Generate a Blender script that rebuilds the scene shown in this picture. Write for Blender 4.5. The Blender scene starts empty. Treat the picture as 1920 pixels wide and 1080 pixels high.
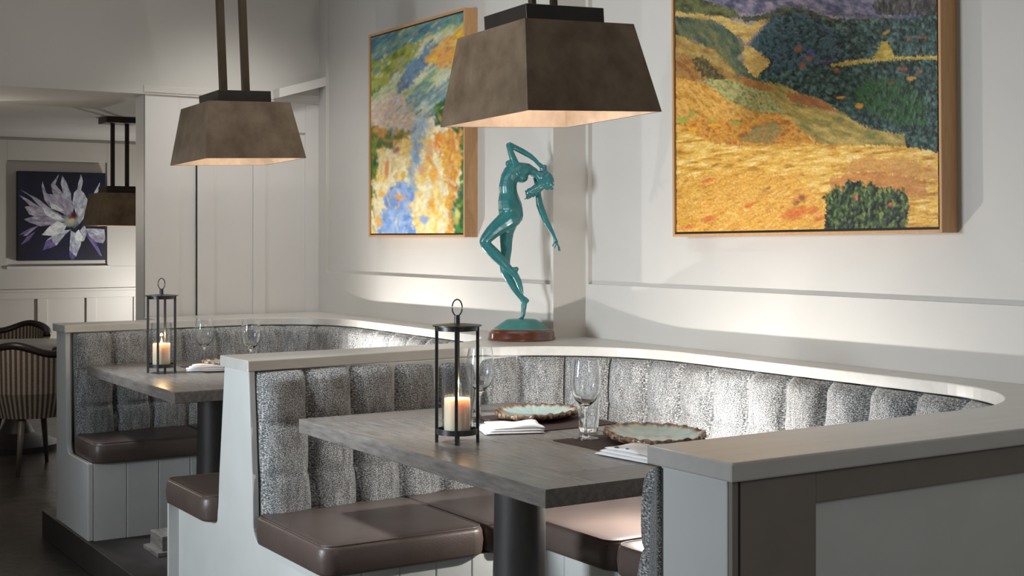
import bpy, bmesh, math, random
import numpy as np
from mathutils import Vector, Matrix

random.seed(7)
S = bpy.context.scene
COL = S.collection
PI = math.pi

# ------------------------------------------------------------------ camera, world, lights, exposure
YAW = 0.5652
EYE = 1.52
cam_d = bpy.data.cameras.new('camera'); cam = bpy.data.objects.new('camera', cam_d); COL.objects.link(cam)
cam.location = (0, 0, EYE); cam.rotation_euler = (PI / 2, 0, -YAW)
cam_d.sensor_width = 36.0; cam_d.lens = 2500 / 1920 * 36.0
cam_d.shift_y = -95 / 1920
cam_d.clip_start = 0.05
S.camera = cam
S.view_settings.view_transform = 'Standard'; S.view_settings.look = 'None'
S.view_settings.gamma = 1.0; S.view_settings.exposure = 0.12; S.view_settings.use_curve_mapping = False

w = bpy.data.worlds.new('world'); S.world = w; w.use_nodes = True
w.node_tree.nodes['Background'].inputs[0].default_value = (0.80, 0.84, 0.90, 1)
w.node_tree.nodes['Background'].inputs[1].default_value = 0.085


def lamp(name, kind, loc, target, power, color=(1, 1, 1), size=0.1, cone=60, blend=0.5, size_y=None):
    d = bpy.data.lights.new(name, kind); o = bpy.data.objects.new(name, d); COL.objects.link(o)
    d.energy = power; d.color = color
    if kind == 'SPOT':
        d.spot_size = math.radians(cone); d.spot_blend = blend; d.shadow_soft_size = size
    elif kind == 'AREA':
        d.shape = 'RECTANGLE'; d.size = size; d.size_y = size_y or size
    else:
        d.shadow_soft_size = size
    o.location = loc
    o.rotation_euler = (Vector(target) - Vector(loc)).to_track_quat('-Z', 'Y').to_euler()
    return o


WARM = (1.0, 0.90, 0.76); COOL = (0.86, 0.94, 1.0); NEUT = (1.0, 0.97, 0.92)
lamp('table_bounce_near', 'POINT', (2.69, 3.42, 0.84), (3.3, 3.36, 0.85), 22, NEUT, 0.012)  # unseen point lamp standing in for downlight bounced off the near tabletop
lamp('table_bounce_far', 'SPOT', (2.54, 5.78, 0.84), (3.1, 5.50, 0.95), 34, NEUT, 0.012, 168, 0.5)  # unseen spot added for the light the far tabletop throws at the wall
lamp('aisle_side_fill', 'AREA', (-2.6, 4.2, 1.7), (2.0, 3.9, 1.25), 34, COOL, 1.0).data.spread = math.radians(75)  # unseen soft fill added to lift the sides facing the aisle
lamp('aisle_front_fill', 'AREA', (1.6, -1.2, 2.3), (2.4, 2.6, 0.9), 13, NEUT, 1.0)  # unseen fill added behind the camera for faces turned toward it
lamp('booth_downlight_near', 'SPOT', (0.75, 4.35, 3.15), (2.05, 3.85, 0.9), 420, COOL, 0.16, 24, 0.8)
lamp('booth_downlight_far', 'SPOT', (0.65, 6.30, 3.15), (1.85, 5.85, 0.9), 420, COOL, 0.16, 22, 0.8)
lamp('ceiling_wash', 'AREA', (2.0, 4.2, 3.2), (2.0, 4.2, 0), 11, NEUT, 2.2)
lamp('picture_spot_near', 'SPOT', (1.2, 4.2, 3.15), (3.3, 3.35, 1.65), 20, WARM, 0.05, 46, 0.8)
lamp('picture_spot_far', 'SPOT', (1.2, 6.5, 3.15), (3.13, 5.75, 1.65), 20, WARM, 0.05, 42, 0.8)
lamp('back_room_lamp', 'POINT', (3.75, 11.2, 0.95), (2.9, 12.0, 1.75), 30, NEUT, 0.03)
lamp('back_room_front_fill', 'POINT', (1.3, 8.3, 1.75), (2.9, 12.0, 1.75), 17, WARM, 0.15)  # no fitting here: added to brighten the back room pendant
lamp('partition_fill', 'SPOT', (2.50, 5.98, 3.10), (2.62, 7.0, 1.30), 60, NEUT, 0.15, 76, 1.0)  # unseen spot added to brighten the panelled partition
lamp('bulkhead_lamp', 'SPOT', (0.8, 4.2, 2.6), (1.6, 7.0, 2.85), 36, NEUT, 0.2, 44, 1.0)


# ------------------------------------------------------------------ materials
def mat(name, color, rough=0.5, metal=0.0, spec=0.5, noise=None, bump=None, mix=None, coords='Object', stretch=(1, 1, 1), **kw):
    m = bpy.data.materials.new(name); m.use_nodes = True
    nt = m.node_tree; b = nt.nodes['Principled BSDF']
    b.inputs['Base Color'].default_value = (*color, 1); b.inputs['Roughness'].default_value = rough
    b.inputs['Metallic'].default_value = metal; b.inputs['Specular IOR Level'].default_value = spec
    for k, v in kw.items(): b.inputs[k.replace('_', ' ')].default_value = v
    tc = nt.nodes.new('ShaderNodeTexCoord'); mp = nt.nodes.new('ShaderNodeMapping')
    mp.inputs['Scale'].default_value = stretch
    nt.links.new(tc.outputs[coords], mp.inputs[0])
    if noise:
        sc, det, lo, hi = noise
        n = nt.nodes.new('ShaderNodeTexNoise'); n.inputs['Scale'].default_value = sc; n.inputs['Detail'].default_value = det
        n.inputs['Roughness'].default_value = 0.6
        nt.links.new(mp.outputs[0], n.inputs['Vector'])
        r = nt.nodes.new('ShaderNodeValToRGB')
        r.color_ramp.elements[0].position = lo; r.color_ramp.elements[1].position = hi
        r.color_ramp.elements[0].color = (*color, 1); r.color_ramp.elements[1].color = (*(mix or color), 1)
        nt.links.new(n.outputs['Fac'], r.inputs[0]); nt.links.new(r.outputs[0], b.inputs['Base Color'])
    if bump:
        sc, st, dist = bump
        n = nt.nodes.new('ShaderNodeTexNoise'); n.inputs['Scale'].default_value = sc; n.inputs['Detail'].default_value = 4
        nt.links.new(mp.outputs[0], n.inputs['Vector'])
        bp = nt.nodes.new('ShaderNodeBump'); bp.inputs['Strength'].default_value = st; bp.inputs['Distance'].default_value = dist
        nt.links.new(n.outputs['Fac'], bp.inputs['Height']); nt.links.new(bp.outputs[0], b.inputs['Normal'])
    return m


M = {}
M['wall'] = mat('wall paint', (0.56, 0.535, 0.50), 0.55, noise=(3, 2, .3, .7), mix=(0.58, 0.555, 0.52))
M['panel'] = mat('panel paint', (0.62, 0.60, 0.575), 0.5, noise=(3, 2, .3, .7), mix=(0.65, 0.63, 0.60))
M['closet'] = mat('partition paint', (0.62, 0.60, 0.58), 0.5, noise=(2, 2, .3, .7), mix=(0.65, 0.63, 0.61))
M['ceiling'] = mat('ceiling paint', (0.55, 0.53, 0.50), 0.8, noise=(2, 2, .3, .7), mix=(0.58, 0.56, 0.53))
M['white'] = mat('bench paint', (0.62, 0.63, 0.61), 0.42, noise=(6, 2, .3, .7), mix=(0.66, 0.67, 0.65))
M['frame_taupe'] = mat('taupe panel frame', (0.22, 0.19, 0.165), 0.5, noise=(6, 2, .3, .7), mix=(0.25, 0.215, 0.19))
M['cap'] = mat('ledge wood paint', (0.56, 0.54, 0.50), 0.28, noise=(4, 4, .3, .75), mix=(0.63, 0.61, 0.575), stretch=(1, 7, 7))
M['reveal'] = mat('dark reveal', (0.03, 0.027, 0.025), 0.7, noise=(8, 2, .3, .7), mix=(0.04, 0.035, 0.03))
M['floor'] = mat('dark slate floor', (0.016, 0.012, 0.010), 0.30, noise=(2.2, 8, .35, .75), mix=(0.07, 0.058, 0.050), bump=(9, .5, .01))
M['kick'] = mat('platform edge', (0.022, 0.017, 0.015), 0.6, noise=(9, 5, .3, .8), mix=(0.045, 0.037, 0.033))
M['leather'] = mat('brown leather', (0.088, 0.062, 0.053), 0.38, noise=(5, 4, .3, .8), mix=(0.118, 0.086, 0.075), bump=(160, .12, .004))
M['wood'] = mat('grey oak', (0.125, 0.110, 0.100), 0.27, noise=(9, 8, .3, .75), mix=(0.25, 0.225, 0.205), stretch=(7, 1, 7), bump=(30, .15, .003))
M['wood_x'] = mat('grey oak crosswise', (0.115, 0.097, 0.084), 0.34, noise=(9, 8, .3, .75), mix=(0.23, 0.20, 0.178), stretch=(1, 8, 8), bump=(30, .15, .003))
M['darkwood'] = mat('dark pedestal wood', (0.020, 0.017, 0.016), 0.5, noise=(10, 6, .3, .8), mix=(0.038, 0.032, 0.03), stretch=(5, 5, 1))
M['bronze'] = mat('bronze shade sheet', (0.108, 0.069, 0.036), 0.50, 0.0, noise=(9, 8, .35, .68), mix=(0.20, 0.140, 0.088), bump=(40, .1, .003))
M['shade_in'] = mat('pale shade lining', (0.68, 0.56, 0.46), 0.6, noise=(18, 5, .3, .75), mix=(0.90, 0.78, 0.66))
M['blackmetal'] = mat('blackened metal', (0.022, 0.017, 0.014), 0.42, 0.3, noise=(12, 3, .3, .8), mix=(0.034, 0.026, 0.02))
M['rod'] = mat('aged bronze rod', (0.050, 0.033, 0.018), 0.38, 0.4, noise=(6, 3, .3, .8), mix=(0.085, 0.058, 0.03))
M['steel'] = mat('dark lantern steel', (0.055, 0.057, 0.062), 0.35, 0.8, noise=(60, 3, .3, .8), mix=(0.085, 0.085, 0.09))
M['framewood'] = mat('light maple frame', (0.50, 0.27, 0.115), 0.42, noise=(12, 6, .3, .75), mix=(0.60, 0.34, 0.16), stretch=(8, 8, 1))
M['black'] = mat('black frame liner', (0.010, 0.009, 0.008), 0.5, noise=(9, 2, .3, .7), mix=(0.014, 0.012, 0.011))
M['mahog'] = mat('red mahogany', (0.085, 0.025, 0.015), 0.22, noise=(14, 6, .3, .8), mix=(0.16, 0.055, 0.03), stretch=(1, 1, 6), Coat_Weight=0.5)
M['verd'] = mat('verdigris bronze', (0.024, 0.15, 0.16), 0.28, 0.0, noise=(22, 6, .35, .75), mix=(0.036, 0.215, 0.22), bump=(70, .15, .003), Coat_Weight=0.25)
M['verdmat'] = mat('matt verdigris', (0.05, 0.22, 0.21), 0.5, 0.1, noise=(22, 6, .35, .75), mix=(0.08, 0.30, 0.275), bump=(70, .2, .003))
M['candle'] = mat('candle wax', (0.93, 0.76, 0.52), 0.5, noise=(9, 2, .3, .7), mix=(0.97, 0.82, 0.60), Subsurface_Weight=0.3)
M['linen'] = mat('white linen', (0.80, 0.81, 0.84), 0.8, noise=(30, 3, .3, .7), mix=(0.86, 0.87, 0.89), bump=(300, .3, .002))
M['button'] = mat('dark button', (0.06, 0.055, 0.05), 0.4, noise=(90, 3, .3, .7), mix=(0.1, 0.09, 0.08))
M['stripe_rail'] = mat('espresso chair rail', (0.016, 0.012, 0.010), 0.4, noise=(9, 3, .3, .7), mix=(0.024, 0.018, 0.015))
M['chairleg'] = mat('taupe chair leg', (0.12, 0.10, 0.085), 0.4, noise=(9, 3, .3, .7), mix=(0.15, 0.125, 0.105))
M['greytop'] = mat('grey table top', (0.23, 0.215, 0.205), 0.35, noise=(9, 6, .3, .7), mix=(0.27, 0.25, 0.235), stretch=(1, 7, 1))


def emission(name, color, strength):
    m = bpy.data.materials.new(name); m.use_nodes = True
    nt = m.node_tree; nt.nodes.clear()
    o = nt.nodes.new('ShaderNodeOutputMaterial'); e = nt.nodes.new('ShaderNodeEmission')
    n = nt.nodes.new('ShaderNodeTexNoise'); n.inputs['Scale'].default_value = 20
    r = nt.nodes.new('ShaderNodeValToRGB')
    r.color_ramp.elements[0].color = (*color, 1); r.color_ramp.elements[1].color = (*[min(1, c * 1.1) for c in color], 1)
    nt.links.new(n.outputs['Fac'], r.inputs[0]); nt.links.new(r.outputs[0], e.inputs[0])
    e.inputs[1].default_value = strength
    nt.links.new(e.outputs[0], o.inputs[0]); return m


M['flame'] = emission('candle flame', (1.0, 0.62, 0.22), 30)
M['bulb'] = emission('lamp glow', (1.0, 0.80, 0.62), 4)


def glass():
    m = bpy.data.materials.new('clear glass'); m.use_nodes = True
    b = m.node_tree.nodes['Principled BSDF']
    b.inputs['Base Color'].default_value = (0.97, 0.985, 1, 1); b.inputs['Transmission Weight'].default_value = 1
    b.inputs['Roughness'].default_value = 0.0; b.inputs['IOR'].default_value = 1.45
    return m


def thin_glass():
    m = bpy.data.materials.new('thin clear glass'); m.use_nodes = True
    nt = m.node_tree; nt.nodes.clear()
    o = nt.nodes.new('ShaderNodeOutputMaterial'); t = nt.nodes.new('ShaderNodeBsdfTransparent'); g = nt.nodes.new('ShaderNodeBsdfGlossy')
    f = nt.nodes.new('ShaderNodeLayerWeight'); f.inputs['Blend'].default_value = 0.22
    mr = nt.nodes.new('ShaderNodeMapRange'); mr.inputs['To Min'].default_value = 0.035; mr.inputs['To Max'].default_value = 0.6
    mx = nt.nodes.new('ShaderNodeMixShader')
    t.inputs[0].default_value = (0.96, 0.975, 0.985, 1); g.inputs['Roughness'].default_value = 0.02
    nt.links.new(f.outputs['Facing'], mr.inputs['Value']); nt.links.new(mr.outputs[0], mx.inputs[0])
    nt.links.new(t.outputs[0], mx.inputs[1]); nt.links.new(g.outputs[0], mx.inputs[2]); nt.links.new(mx.outputs[0], o.inputs[0])
    return m


M['glass'] = glass(); M['thin'] = thin_glass()


def fabric():
    m = bpy.data.materials.new('salt and pepper weave'); m.use_nodes = True
    nt = m.node_tree; b = nt.nodes['Principled BSDF']; b.inputs['Roughness'].default_value = 0.85
    b.inputs['Sheen Weight'].default_value = 0.25
    b.inputs['Specular IOR Level'].default_value = 0.25
    uv = nt.nodes.new('ShaderNodeUVMap'); uv.uv_map = 'UVMap'
    mp = nt.nodes.new('ShaderNodeMapping'); mp.inputs['Scale'].default_value = (230, 290, 1)
    nt.links.new(uv.outputs[0], mp.inputs[0])
    w1 = nt.nodes.new('ShaderNodeTexNoise'); w1.inputs['Scale'].default_value = 1.25; w1.inputs['Detail'].default_value = 1.5
    nt.links.new(mp.outputs[0], w1.inputs['Vector'])
    vo = nt.nodes.new('ShaderNodeTexVoronoi'); vo.inputs['Scale'].default_value = 1.15; vo.inputs['Randomness'].default_value = 0.55
    nt.links.new(mp.outputs[0], vo.inputs['Vector'])
    big = nt.nodes.new('ShaderNodeTexNoise'); big.inputs['Scale'].default_value = 7; big.inputs['Detail'].default_value = 3
    mp2 = nt.nodes.new('ShaderNodeMapping'); mp2.inputs['Scale'].default_value = (9, 1.5, 1)
    nt.links.new(uv.outputs[0], mp2.inputs[0]); nt.links.new(mp2.outputs[0], big.inputs['Vector'])
    sub = nt.nodes.new('ShaderNodeMath'); sub.operation = 'SUBTRACT'
    nt.links.new(w1.outputs['Fac'], sub.inputs[0])
    sc = nt.nodes.new('ShaderNodeMath'); sc.operation = 'MULTIPLY'; sc.inputs[1].default_value = 0.42
    nt.links.new(vo.outputs['Distance'], sc.inputs[0]); nt.links.new(sc.outputs[0], sub.inputs[1])
    ad = nt.nodes.new('ShaderNodeMath'); ad.operation = 'MULTIPLY_ADD'; ad.inputs[1].default_value = 0.25
    nt.links.new(big.outputs['Fac'], ad.inputs[0]); nt.links.new(sub.outputs[0], ad.inputs[2])
    r = nt.nodes.new('ShaderNodeValToRGB'); e = r.color_ramp.elements
    e[0].position = 0.27; e[0].color = (0.055, 0.060, 0.066, 1); e[1].position = 0.60; e[1].color = (0.72, 0.71, 0.69, 1)
    e.new(0.45).color = (0.25, 0.255, 0.255, 1)
    nt.links.new(ad.outputs[0], r.inputs[0]); nt.links.new(r.outputs[0], b.inputs['Base Color'])
    bp = nt.nodes.new('ShaderNodeBump'); bp.inputs['Strength'].default_value = 0.35; bp.inputs['Distance'].default_value = 0.002
    nt.links.new(sub.outputs[0], bp.inputs['Height']); nt.links.new(bp.outputs[0], b.inputs['Normal'])
    return m


M['fabric'] = fabric()


def stripes():
    m = bpy.data.materials.new('striped upholstery'); m.use_nodes = True
    nt = m.node_tree; b = nt.nodes['Principled BSDF']; b.inputs['Roughness'].default_value = 0.85
    uv = nt.nodes.new('ShaderNodeUVMap'); uv.uv_map = 'UVMap'
    sx = nt.nodes.new('ShaderNodeSeparateXYZ'); nt.links.new(uv.outputs[0], sx.inputs[0])
    mu = nt.nodes.new('ShaderNodeMath'); mu.operation = 'MULTIPLY'; mu.inputs[1].default_value = 2 * PI / 0.034
    nt.links.new(sx.outputs[0], mu.inputs[0])
    si = nt.nodes.new('ShaderNodeMath'); si.operation = 'SINE'; nt.links.new(mu.outputs[0], si.inputs[0])
    no = nt.nodes.new('ShaderNodeTexNoise'); no.inputs['Scale'].default_value = 90; nt.links.new(uv.outputs[0], no.inputs['Vector'])
    ad = nt.nodes.new('ShaderNodeMath'); ad.operation = 'MULTIPLY_ADD'; ad.inputs[1].default_value = 0.9
    nt.links.new(no.outputs['Fac'], ad.inputs[0]); nt.links.new(si.outputs[0], ad.inputs[2])
    r = nt.nodes.new('ShaderNodeValToRGB'); e = r.color_ramp.elements
    e[0].position = 0.25; e[0].color = (0.10, 0.075, 0.058, 1); e[1].position = 0.75; e[1].color = (0.42, 0.36, 0.31, 1)
    nt.links.new(ad.outputs[0], r.inputs[0]); nt.links.new(r.outputs[0], b.inputs['Base Color'])
    return m


M['stripes'] = stripes()


def vcol(name, rough=0.45, bump=0.4, scale=120):
    m = bpy.data.materials.new(name); m.use_nodes = True
    nt = m.node_tree; b = nt.nodes['Principled BSDF']; b.inputs['Roughness'].default_value = rough
    a = nt.nodes.new('ShaderNodeVertexColor'); a.layer_name = 'Col'
    nt.links.new(a.outputs[0], b.inputs['Base Color'])
    if bump:
        n = nt.nodes.new('ShaderNodeTexNoise'); n.inputs['Scale'].default_value = scale; n.inputs['Detail'].default_value = 5
        tc = nt.nodes.new('ShaderNodeTexCoord'); nt.links.new(tc.outputs['Object'], n.inputs['Vector'])
        bp = nt.nodes.new('ShaderNodeBump'); bp.inputs['Strength'].default_value = bump; bp.inputs['Distance'].default_value = 0.004
        nt.links.new(n.outputs['Fac'], bp.inputs['Height']); nt.links.new(bp.outputs[0], b.inputs['Normal'])
    return m


M['oil'] = vcol('oil paint on canvas', 0.42, 0.5); M['print'] = vcol('matt photographic print', 0.5, 0)


def weave(name, c1, c2):
    m = mat(name, c1, 0.7)
    nt = m.node_tree; b = nt.nodes['Principled BSDF']
    tc = nt.nodes.new('ShaderNodeTexCoord'); ch = nt.nodes.new('ShaderNodeTexBrick')
    ch.inputs['Scale'].default_value = 60; ch.inputs['Color1'].default_value = (*c1, 1); ch.inputs['Color2'].default_value = (*c2, 1)
    ch.inputs['Mortar'].default_value = (0.01, 0.006, 0.005, 1); ch.inputs['Mortar Size'].default_value = 0.06
    nt.links.new(tc.outputs['Object'], ch.inputs['Vector']); nt.links.new(ch.outputs[0], b.inputs['Base Color'])
    return m


M['mat'] = weave('brown woven mat', (0.10, 0.035, 0.03), (0.055, 0.022, 0.02))


def shell_mat():
    m = bpy.data.materials.new('shell plate glaze'); m.use_nodes = True
    nt = m.node_tree; b = nt.nodes['Principled BSDF']; b.inputs['Roughness'].default_value = 0.18
    a = nt.nodes.new('ShaderNodeVertexColor'); a.layer_name = 'Col'; nt.links.new(a.outputs[0], b.inputs['Base Color'])
    return m


M['shell'] = shell_mat()


# ------------------------------------------------------------------ helpers
def tag(o, label=None, cat=None, group=None, kind=None):
    if label: o['label'] = label
    if cat: o['category'] = cat
    if group: o['group'] = group
    if kind: o['kind'] = kind
    return o


def empty(name, loc, label, cat, group=None, rz=0.0):
    o = bpy.data.objects.new(name, None); COL.objects.link(o); o.location = loc; o.rotation_euler = (0, 0, rz)
    o.empty_display_size = 0.05
    return tag(o, label, cat, group)


def mesh(name, verts, faces, m, parent=None, loc=(0, 0, 0), smooth=False, uvs=None):
    me = bpy.data.meshes.new(name); me.from_pydata([tuple(v) for v in verts], [], faces); me.update()
    o = bpy.data.objects.new(name, me); COL.objects.link(o); o.location = loc
    if parent: o.parent = parent
    if m: me.materials.append(m)
    if smooth: me.polygons.foreach_set('use_smooth', [True] * len(me.polygons))
    if uvs is not None:
        l = me.uv_layers.new(name='UVMap')
        for lp in me.loops: l.data[lp.index].uv = uvs[lp.vertex_index]
    return o


def bobj(name, bm, m, parent=None, loc=(0, 0, 0), smooth=False, bevel=0, seg=2):
    bmesh.ops.recalc_face_normals(bm, faces=bm.faces)
    me = bpy.data.meshes.new(name); bm.to_mesh(me); bm.free()
    o = bpy.data.objects.new(name, me); COL.objects.link(o); o.location = loc
    if parent: o.parent = parent
    if m: me.materials.append(m)
    if smooth: me.polygons.foreach_set('use_smooth', [True] * len(me.polygons))
    if bevel:
        md = o.modifiers.new('bevel', 'BEVEL'); md.width = bevel; md.segments = seg; md.limit_method = 'ANGLE'; md.angle_limit = 0.6
    return o


def add_box(bm, x0, x1, y0, y1, z0, z1):
    v = [bm.verts.new(p) for p in ((x0, y0, z0), (x1, y0, z0), (x1, y1, z0), (x0, y1, z0), (x0, y0, z1), (x1, y0, z1), (x1, y1, z1), (x0, y1, z1))]
    for f in ((0, 3, 2, 1), (4, 5, 6, 7), (0, 1, 5, 4), (1, 2, 6, 5), (2, 3, 7, 6), (3, 0, 4, 7)): bm.faces.new([v[i] for i in f])


def box(name, b, m, parent=None, bevel=0.002, loc=(0, 0, 0)):
    bm = bmesh.new(); add_box(bm, *b); return bobj(name, bm, m, parent, loc, bevel=bevel)


def boxes(name, bs, m, parent=None, bevel=0.0015, loc=(0, 0, 0)):
    bm = bmesh.new()
    for b in bs: add_box(bm, *b)
    return bobj(name, bm, m, parent, loc, bevel=bevel)


def prism(name, poly, z0, z1, m, parent=None, bevel=0.0, seg=2, loc=(0, 0, 0)):
    bm = bmesh.new()
    a = [bm.verts.new((x, y, z0)) for x, y in poly]; b = [bm.verts.new((x, y, z1)) for x, y in poly]
    n = len(poly)
    for i in range(n): bm.faces.new([a[i], a[(i + 1) % n], b[(i + 1) % n], b[i]])
    bm.faces.new(b); bm.faces.new(a[::-1])
    bm.normal_update(); bmesh.ops.triangulate(bm, faces=[f for f in bm.faces if len(f.verts) > 6])
    return bobj(name, bm, m, parent, loc, bevel=bevel, seg=seg)


def lathe_data(prof, n=40, closed=False):
    vs, fs = [], []
    for r, z in prof:
        for k in range(n):
            a = 2 * PI * k / n; vs.append((r * math.cos(a), r * math.sin(a), z))
    m = len(prof)
    for i in range(m if closed else m - 1):
        j = (i + 1) % m
        for k in range(n):
            k2 = (k + 1) % n
            fs.append((i * n + k, i * n + k2, j * n + k2, j * n + k))
    return vs, fs


def lathe(name, prof, m, parent=None, loc=(0, 0, 0), n=40, closed=False, smooth=True):
    vs, fs = lathe_data(prof, n, closed)
    bm = bmesh.new(); V = [bm.verts.new(v) for v in vs]
    for f in fs: bm.faces.new([V[i] for i in f])
    bmesh.ops.remove_doubles(bm, verts=bm.verts, dist=1e-6)
    o = bobj(name, bm, m, parent, loc, smooth=smooth)
    if smooth:
        try: o.data.set_sharp_from_angle(angle=0.7)
        except Exception: pass
    return o


def tube(name, pts, r, m, parent=None, loc=(0, 0, 0), closed=False, n=8, radii=None):
    bm = bmesh.new(); rings = []
    P = [Vector(p) for p in pts]; N = len(P)
    up = Vector((0, 0, 1))
    for i, p in enumerate(P):
        if closed: t = (P[(i + 1) % N] - P[i - 1]).normalized()
        else: t = (P[min(i + 1, N - 1)] - P[max(i - 1, 0)]).normalized()
        a = t.cross(up)
        if a.length < 1e-3: a = t.cross(Vector((1, 0, 0)))
        a.normalize(); b = a.cross(t)
        rr = radii[i] if radii else r
        rings.append([bm.verts.new(p + (a * math.cos(2 * PI * k / n) + b * math.sin(2 * PI * k / n)) * rr) for k in range(n)])
    for i in range(N if closed else N - 1):
        A, B = rings[i], rings[(i + 1) % N]
        for k in range(n): bm.faces.new([A[k], A[(k + 1) % n], B[(k + 1) % n], B[k]])
    if not closed: bm.faces.new(rings[0][::-1]); bm.faces.new(rings[-1])
    return bobj(name, bm, m, parent, loc, smooth=True)


def copy_tree(o, parent=None):
    c = o.copy(); COL.objects.link(c); c.parent = parent
    for ch in list(o.children): copy_tree(ch, c)
    return c


# ------------------------------------------------------------------ booth geometry (plan view)
PLAT = 0.133; CAPB = 1.060; CAPT = 1.0975; TABLE = 0.909; SEAT = 0.583
XL, XR, YSTEP = 3.135, 3.300, 4.62          # wall faces, left section and right section


def fillet_path(A, B, C, D, r1, r2, step=0.012):
    """A-B-C-D polyline with rounded corners at B and C, densely sampled"""
    A, B, C, D = map(Vector, (A, B, C, D)); pts = [A]

    def corner(P, Q, R, r):
        u = (P - Q).normalized(); v = (R - Q).normalized(); ang = u.angle(v)
        t = r / math.tan(ang / 2); p0 = Q + u * t; p1 = Q + v * t
        c = Q + (u + v).normalized() * (r / math.sin(ang / 2))
        a0 = math.atan2(*(p0 - c).yx); a1 = math.atan2(*(p1 - c).yx)
        d = (a1 - a0 + PI) % (2 * PI) - PI
        return [c + Vector((math.cos(a0 + d * k / 24), math.sin(a0 + d * k / 24))) * r for k in range(25)]
    pts += corner(A, B, C, r1) + corner(B, C, D, r2) + [D]
    out = [pts[0]]; s = [0.0]
    L = [0]
    for i in range(1, len(pts)): L.append(L[-1] + (pts[i] - pts[i - 1]).length)
    tot = L[-1]; n = int(tot / step); res = []
    j = 0
    for k in range(n + 1):
        q = tot * k / n
        while j < len(L) - 2 and L[j + 1] < q: j += 1
        f = (q - L[j]) / max(1e-9, L[j + 1] - L[j]); res.append(pts[j].lerp(pts[j + 1], min(1, f)))
    return res, tot


NEAR_PATH, NEAR_LEN = fillet_path((1.680, 4.335), (3.165, 4.455), (3.145, 2.185), (1.682, 2.139), 0.60, 0.46)
FAR_PATH, FAR_LEN = fillet_path((1.614, 6.557), (2.985, 6.670), (2.960, 4.630), (1.676, 4.600), 0.48, 0.42)

# one continuous ledge: outline runs round both bays and back along the wall
cap_poly = [(1.682, 1.884), (XR - 0.002, 1.884), (XR - 0.002, YSTEP), (XL - 0.002, YSTEP), (XL - 0.002, 6.99), (2.13, 6.99), (2.13, 6.76), (1.606, 6.76)]
cap_poly += [tuple(p) for p in FAR_PATH[::3]] + [tuple(FAR_PATH[-1])]
cap_poly += [tuple(p) for p in NEAR_PATH[::3]] + [tuple(NEAR_PATH[-1])]
cl = prism('ledge', cap_poly, CAPB, CAPT, M['cap'], bevel=0.004)
tag(cl, 'long pale painted wooden ledge capping the low walls around both curved booths', 'ledge')


def backrest(name, path, parent, n_ch, z0=SEAT - 0.05, z1=CAPB - 0.004, nz=54):
    N = len(path); tot = sum((path[i + 1] - path[i]).length for i in range(N - 1)); chw = tot / n_ch
    vs, uv, fs = [], [], []
    nrm = []
    for i in range(N):
        t = (path[min(i + 1, N - 1)] - path[max(i - 1, 0)]).normalized(); nrm.append(Vector((t.y, -t.x)))   # towards inside of the bay
    rows = 3; s = 0
    for i in range(N):
        if i: s += (path[i] - path[i - 1]).length
        u = (s / chw) % 1.0
        if i == N - 1: u = 0.0
        fu = 1 - abs(2 * u - 1) ** 3.0
        for k in range(nz + 1):
            v = k / nz; z = z0 + (z1 - z0) * v
            rv = (v * rows) % 1.0
            if k == nz: rv = 1.0
            fv = 1 - abs(2 * rv - 1) ** 5
            lean = 0.055 * (1 - v)
            top = 1 - max(0, (v - 0.93) / 0.07) ** 2.5 * 0.55
            f = max(0, fu) ** 0.5 * (0.74 + 0.26 * max(0, fv) ** 0.55)
            d = -0.022 + lean + 0.072 * f * top + 0.004 * math.sin(s * 31 + k * 0.3)
            p = path[i] + nrm[i] * d
            vs.append((p.x, p.y, z)); uv.append((s, z))
    nb = len(vs)
    for i in range(N):
        p = path[i] - nrm[i] * 0.030
        for k in (0, nz): vs.append((p.x, p.y, z0 + (z1 - z0) * k / nz)); uv.append((i * 0.01, k * 0.01))
    W = nz + 1
    for i in range(N - 1):
        for k in range(nz): fs.append((i * W + k, i * W + k + 1, (i + 1) * W + k + 1, (i + 1) * W + k))
        a, b = nb + 2 * i, nb + 2 * (i + 1)
        fs.append((i * W + nz, a + 1, b + 1, (i + 1) * W + nz)); fs.append((a, i * W, (i + 1) * W, b)); fs.append((a, b, b + 1, a + 1))
    fs.append(tuple([nb + 1] + [k for k in range(nz, -1, -1)] + [nb])); L = (N - 1) * W
    fs.append(tuple([nb + 2 * (N - 1)] + [L + k for k in range(W)] + [nb + 2 * (N - 1) + 1]))
    return mesh(name, vs, fs, M['fabric'], parent, smooth=True, uvs=uv)


def inset(poly, d):
    n = len(poly); out = []
    area = sum(poly[i][0] * poly[(i + 1) % n][1] - poly[(i + 1) % n][0] * poly[i][1] for i in range(n))
    sg = 1 if area > 0 else -1
    for i in range(n):
        p0, p1, p2 = Vector(poly[i - 1]), Vector(poly[i]), Vector(poly[(i + 1) % n])
        e1 = (p1 - p0).normalized(); e2 = (p2 - p1).normalized()
        n1 = Vector((-e1.y, e1.x)) * sg; n2 = Vector((-e2.y, e2.x)) * sg
        b = (n1 + n2); k = b.dot(n1)
        out.append(tuple(p1 + b * (d / max(0.4, k))))
    return out


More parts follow.
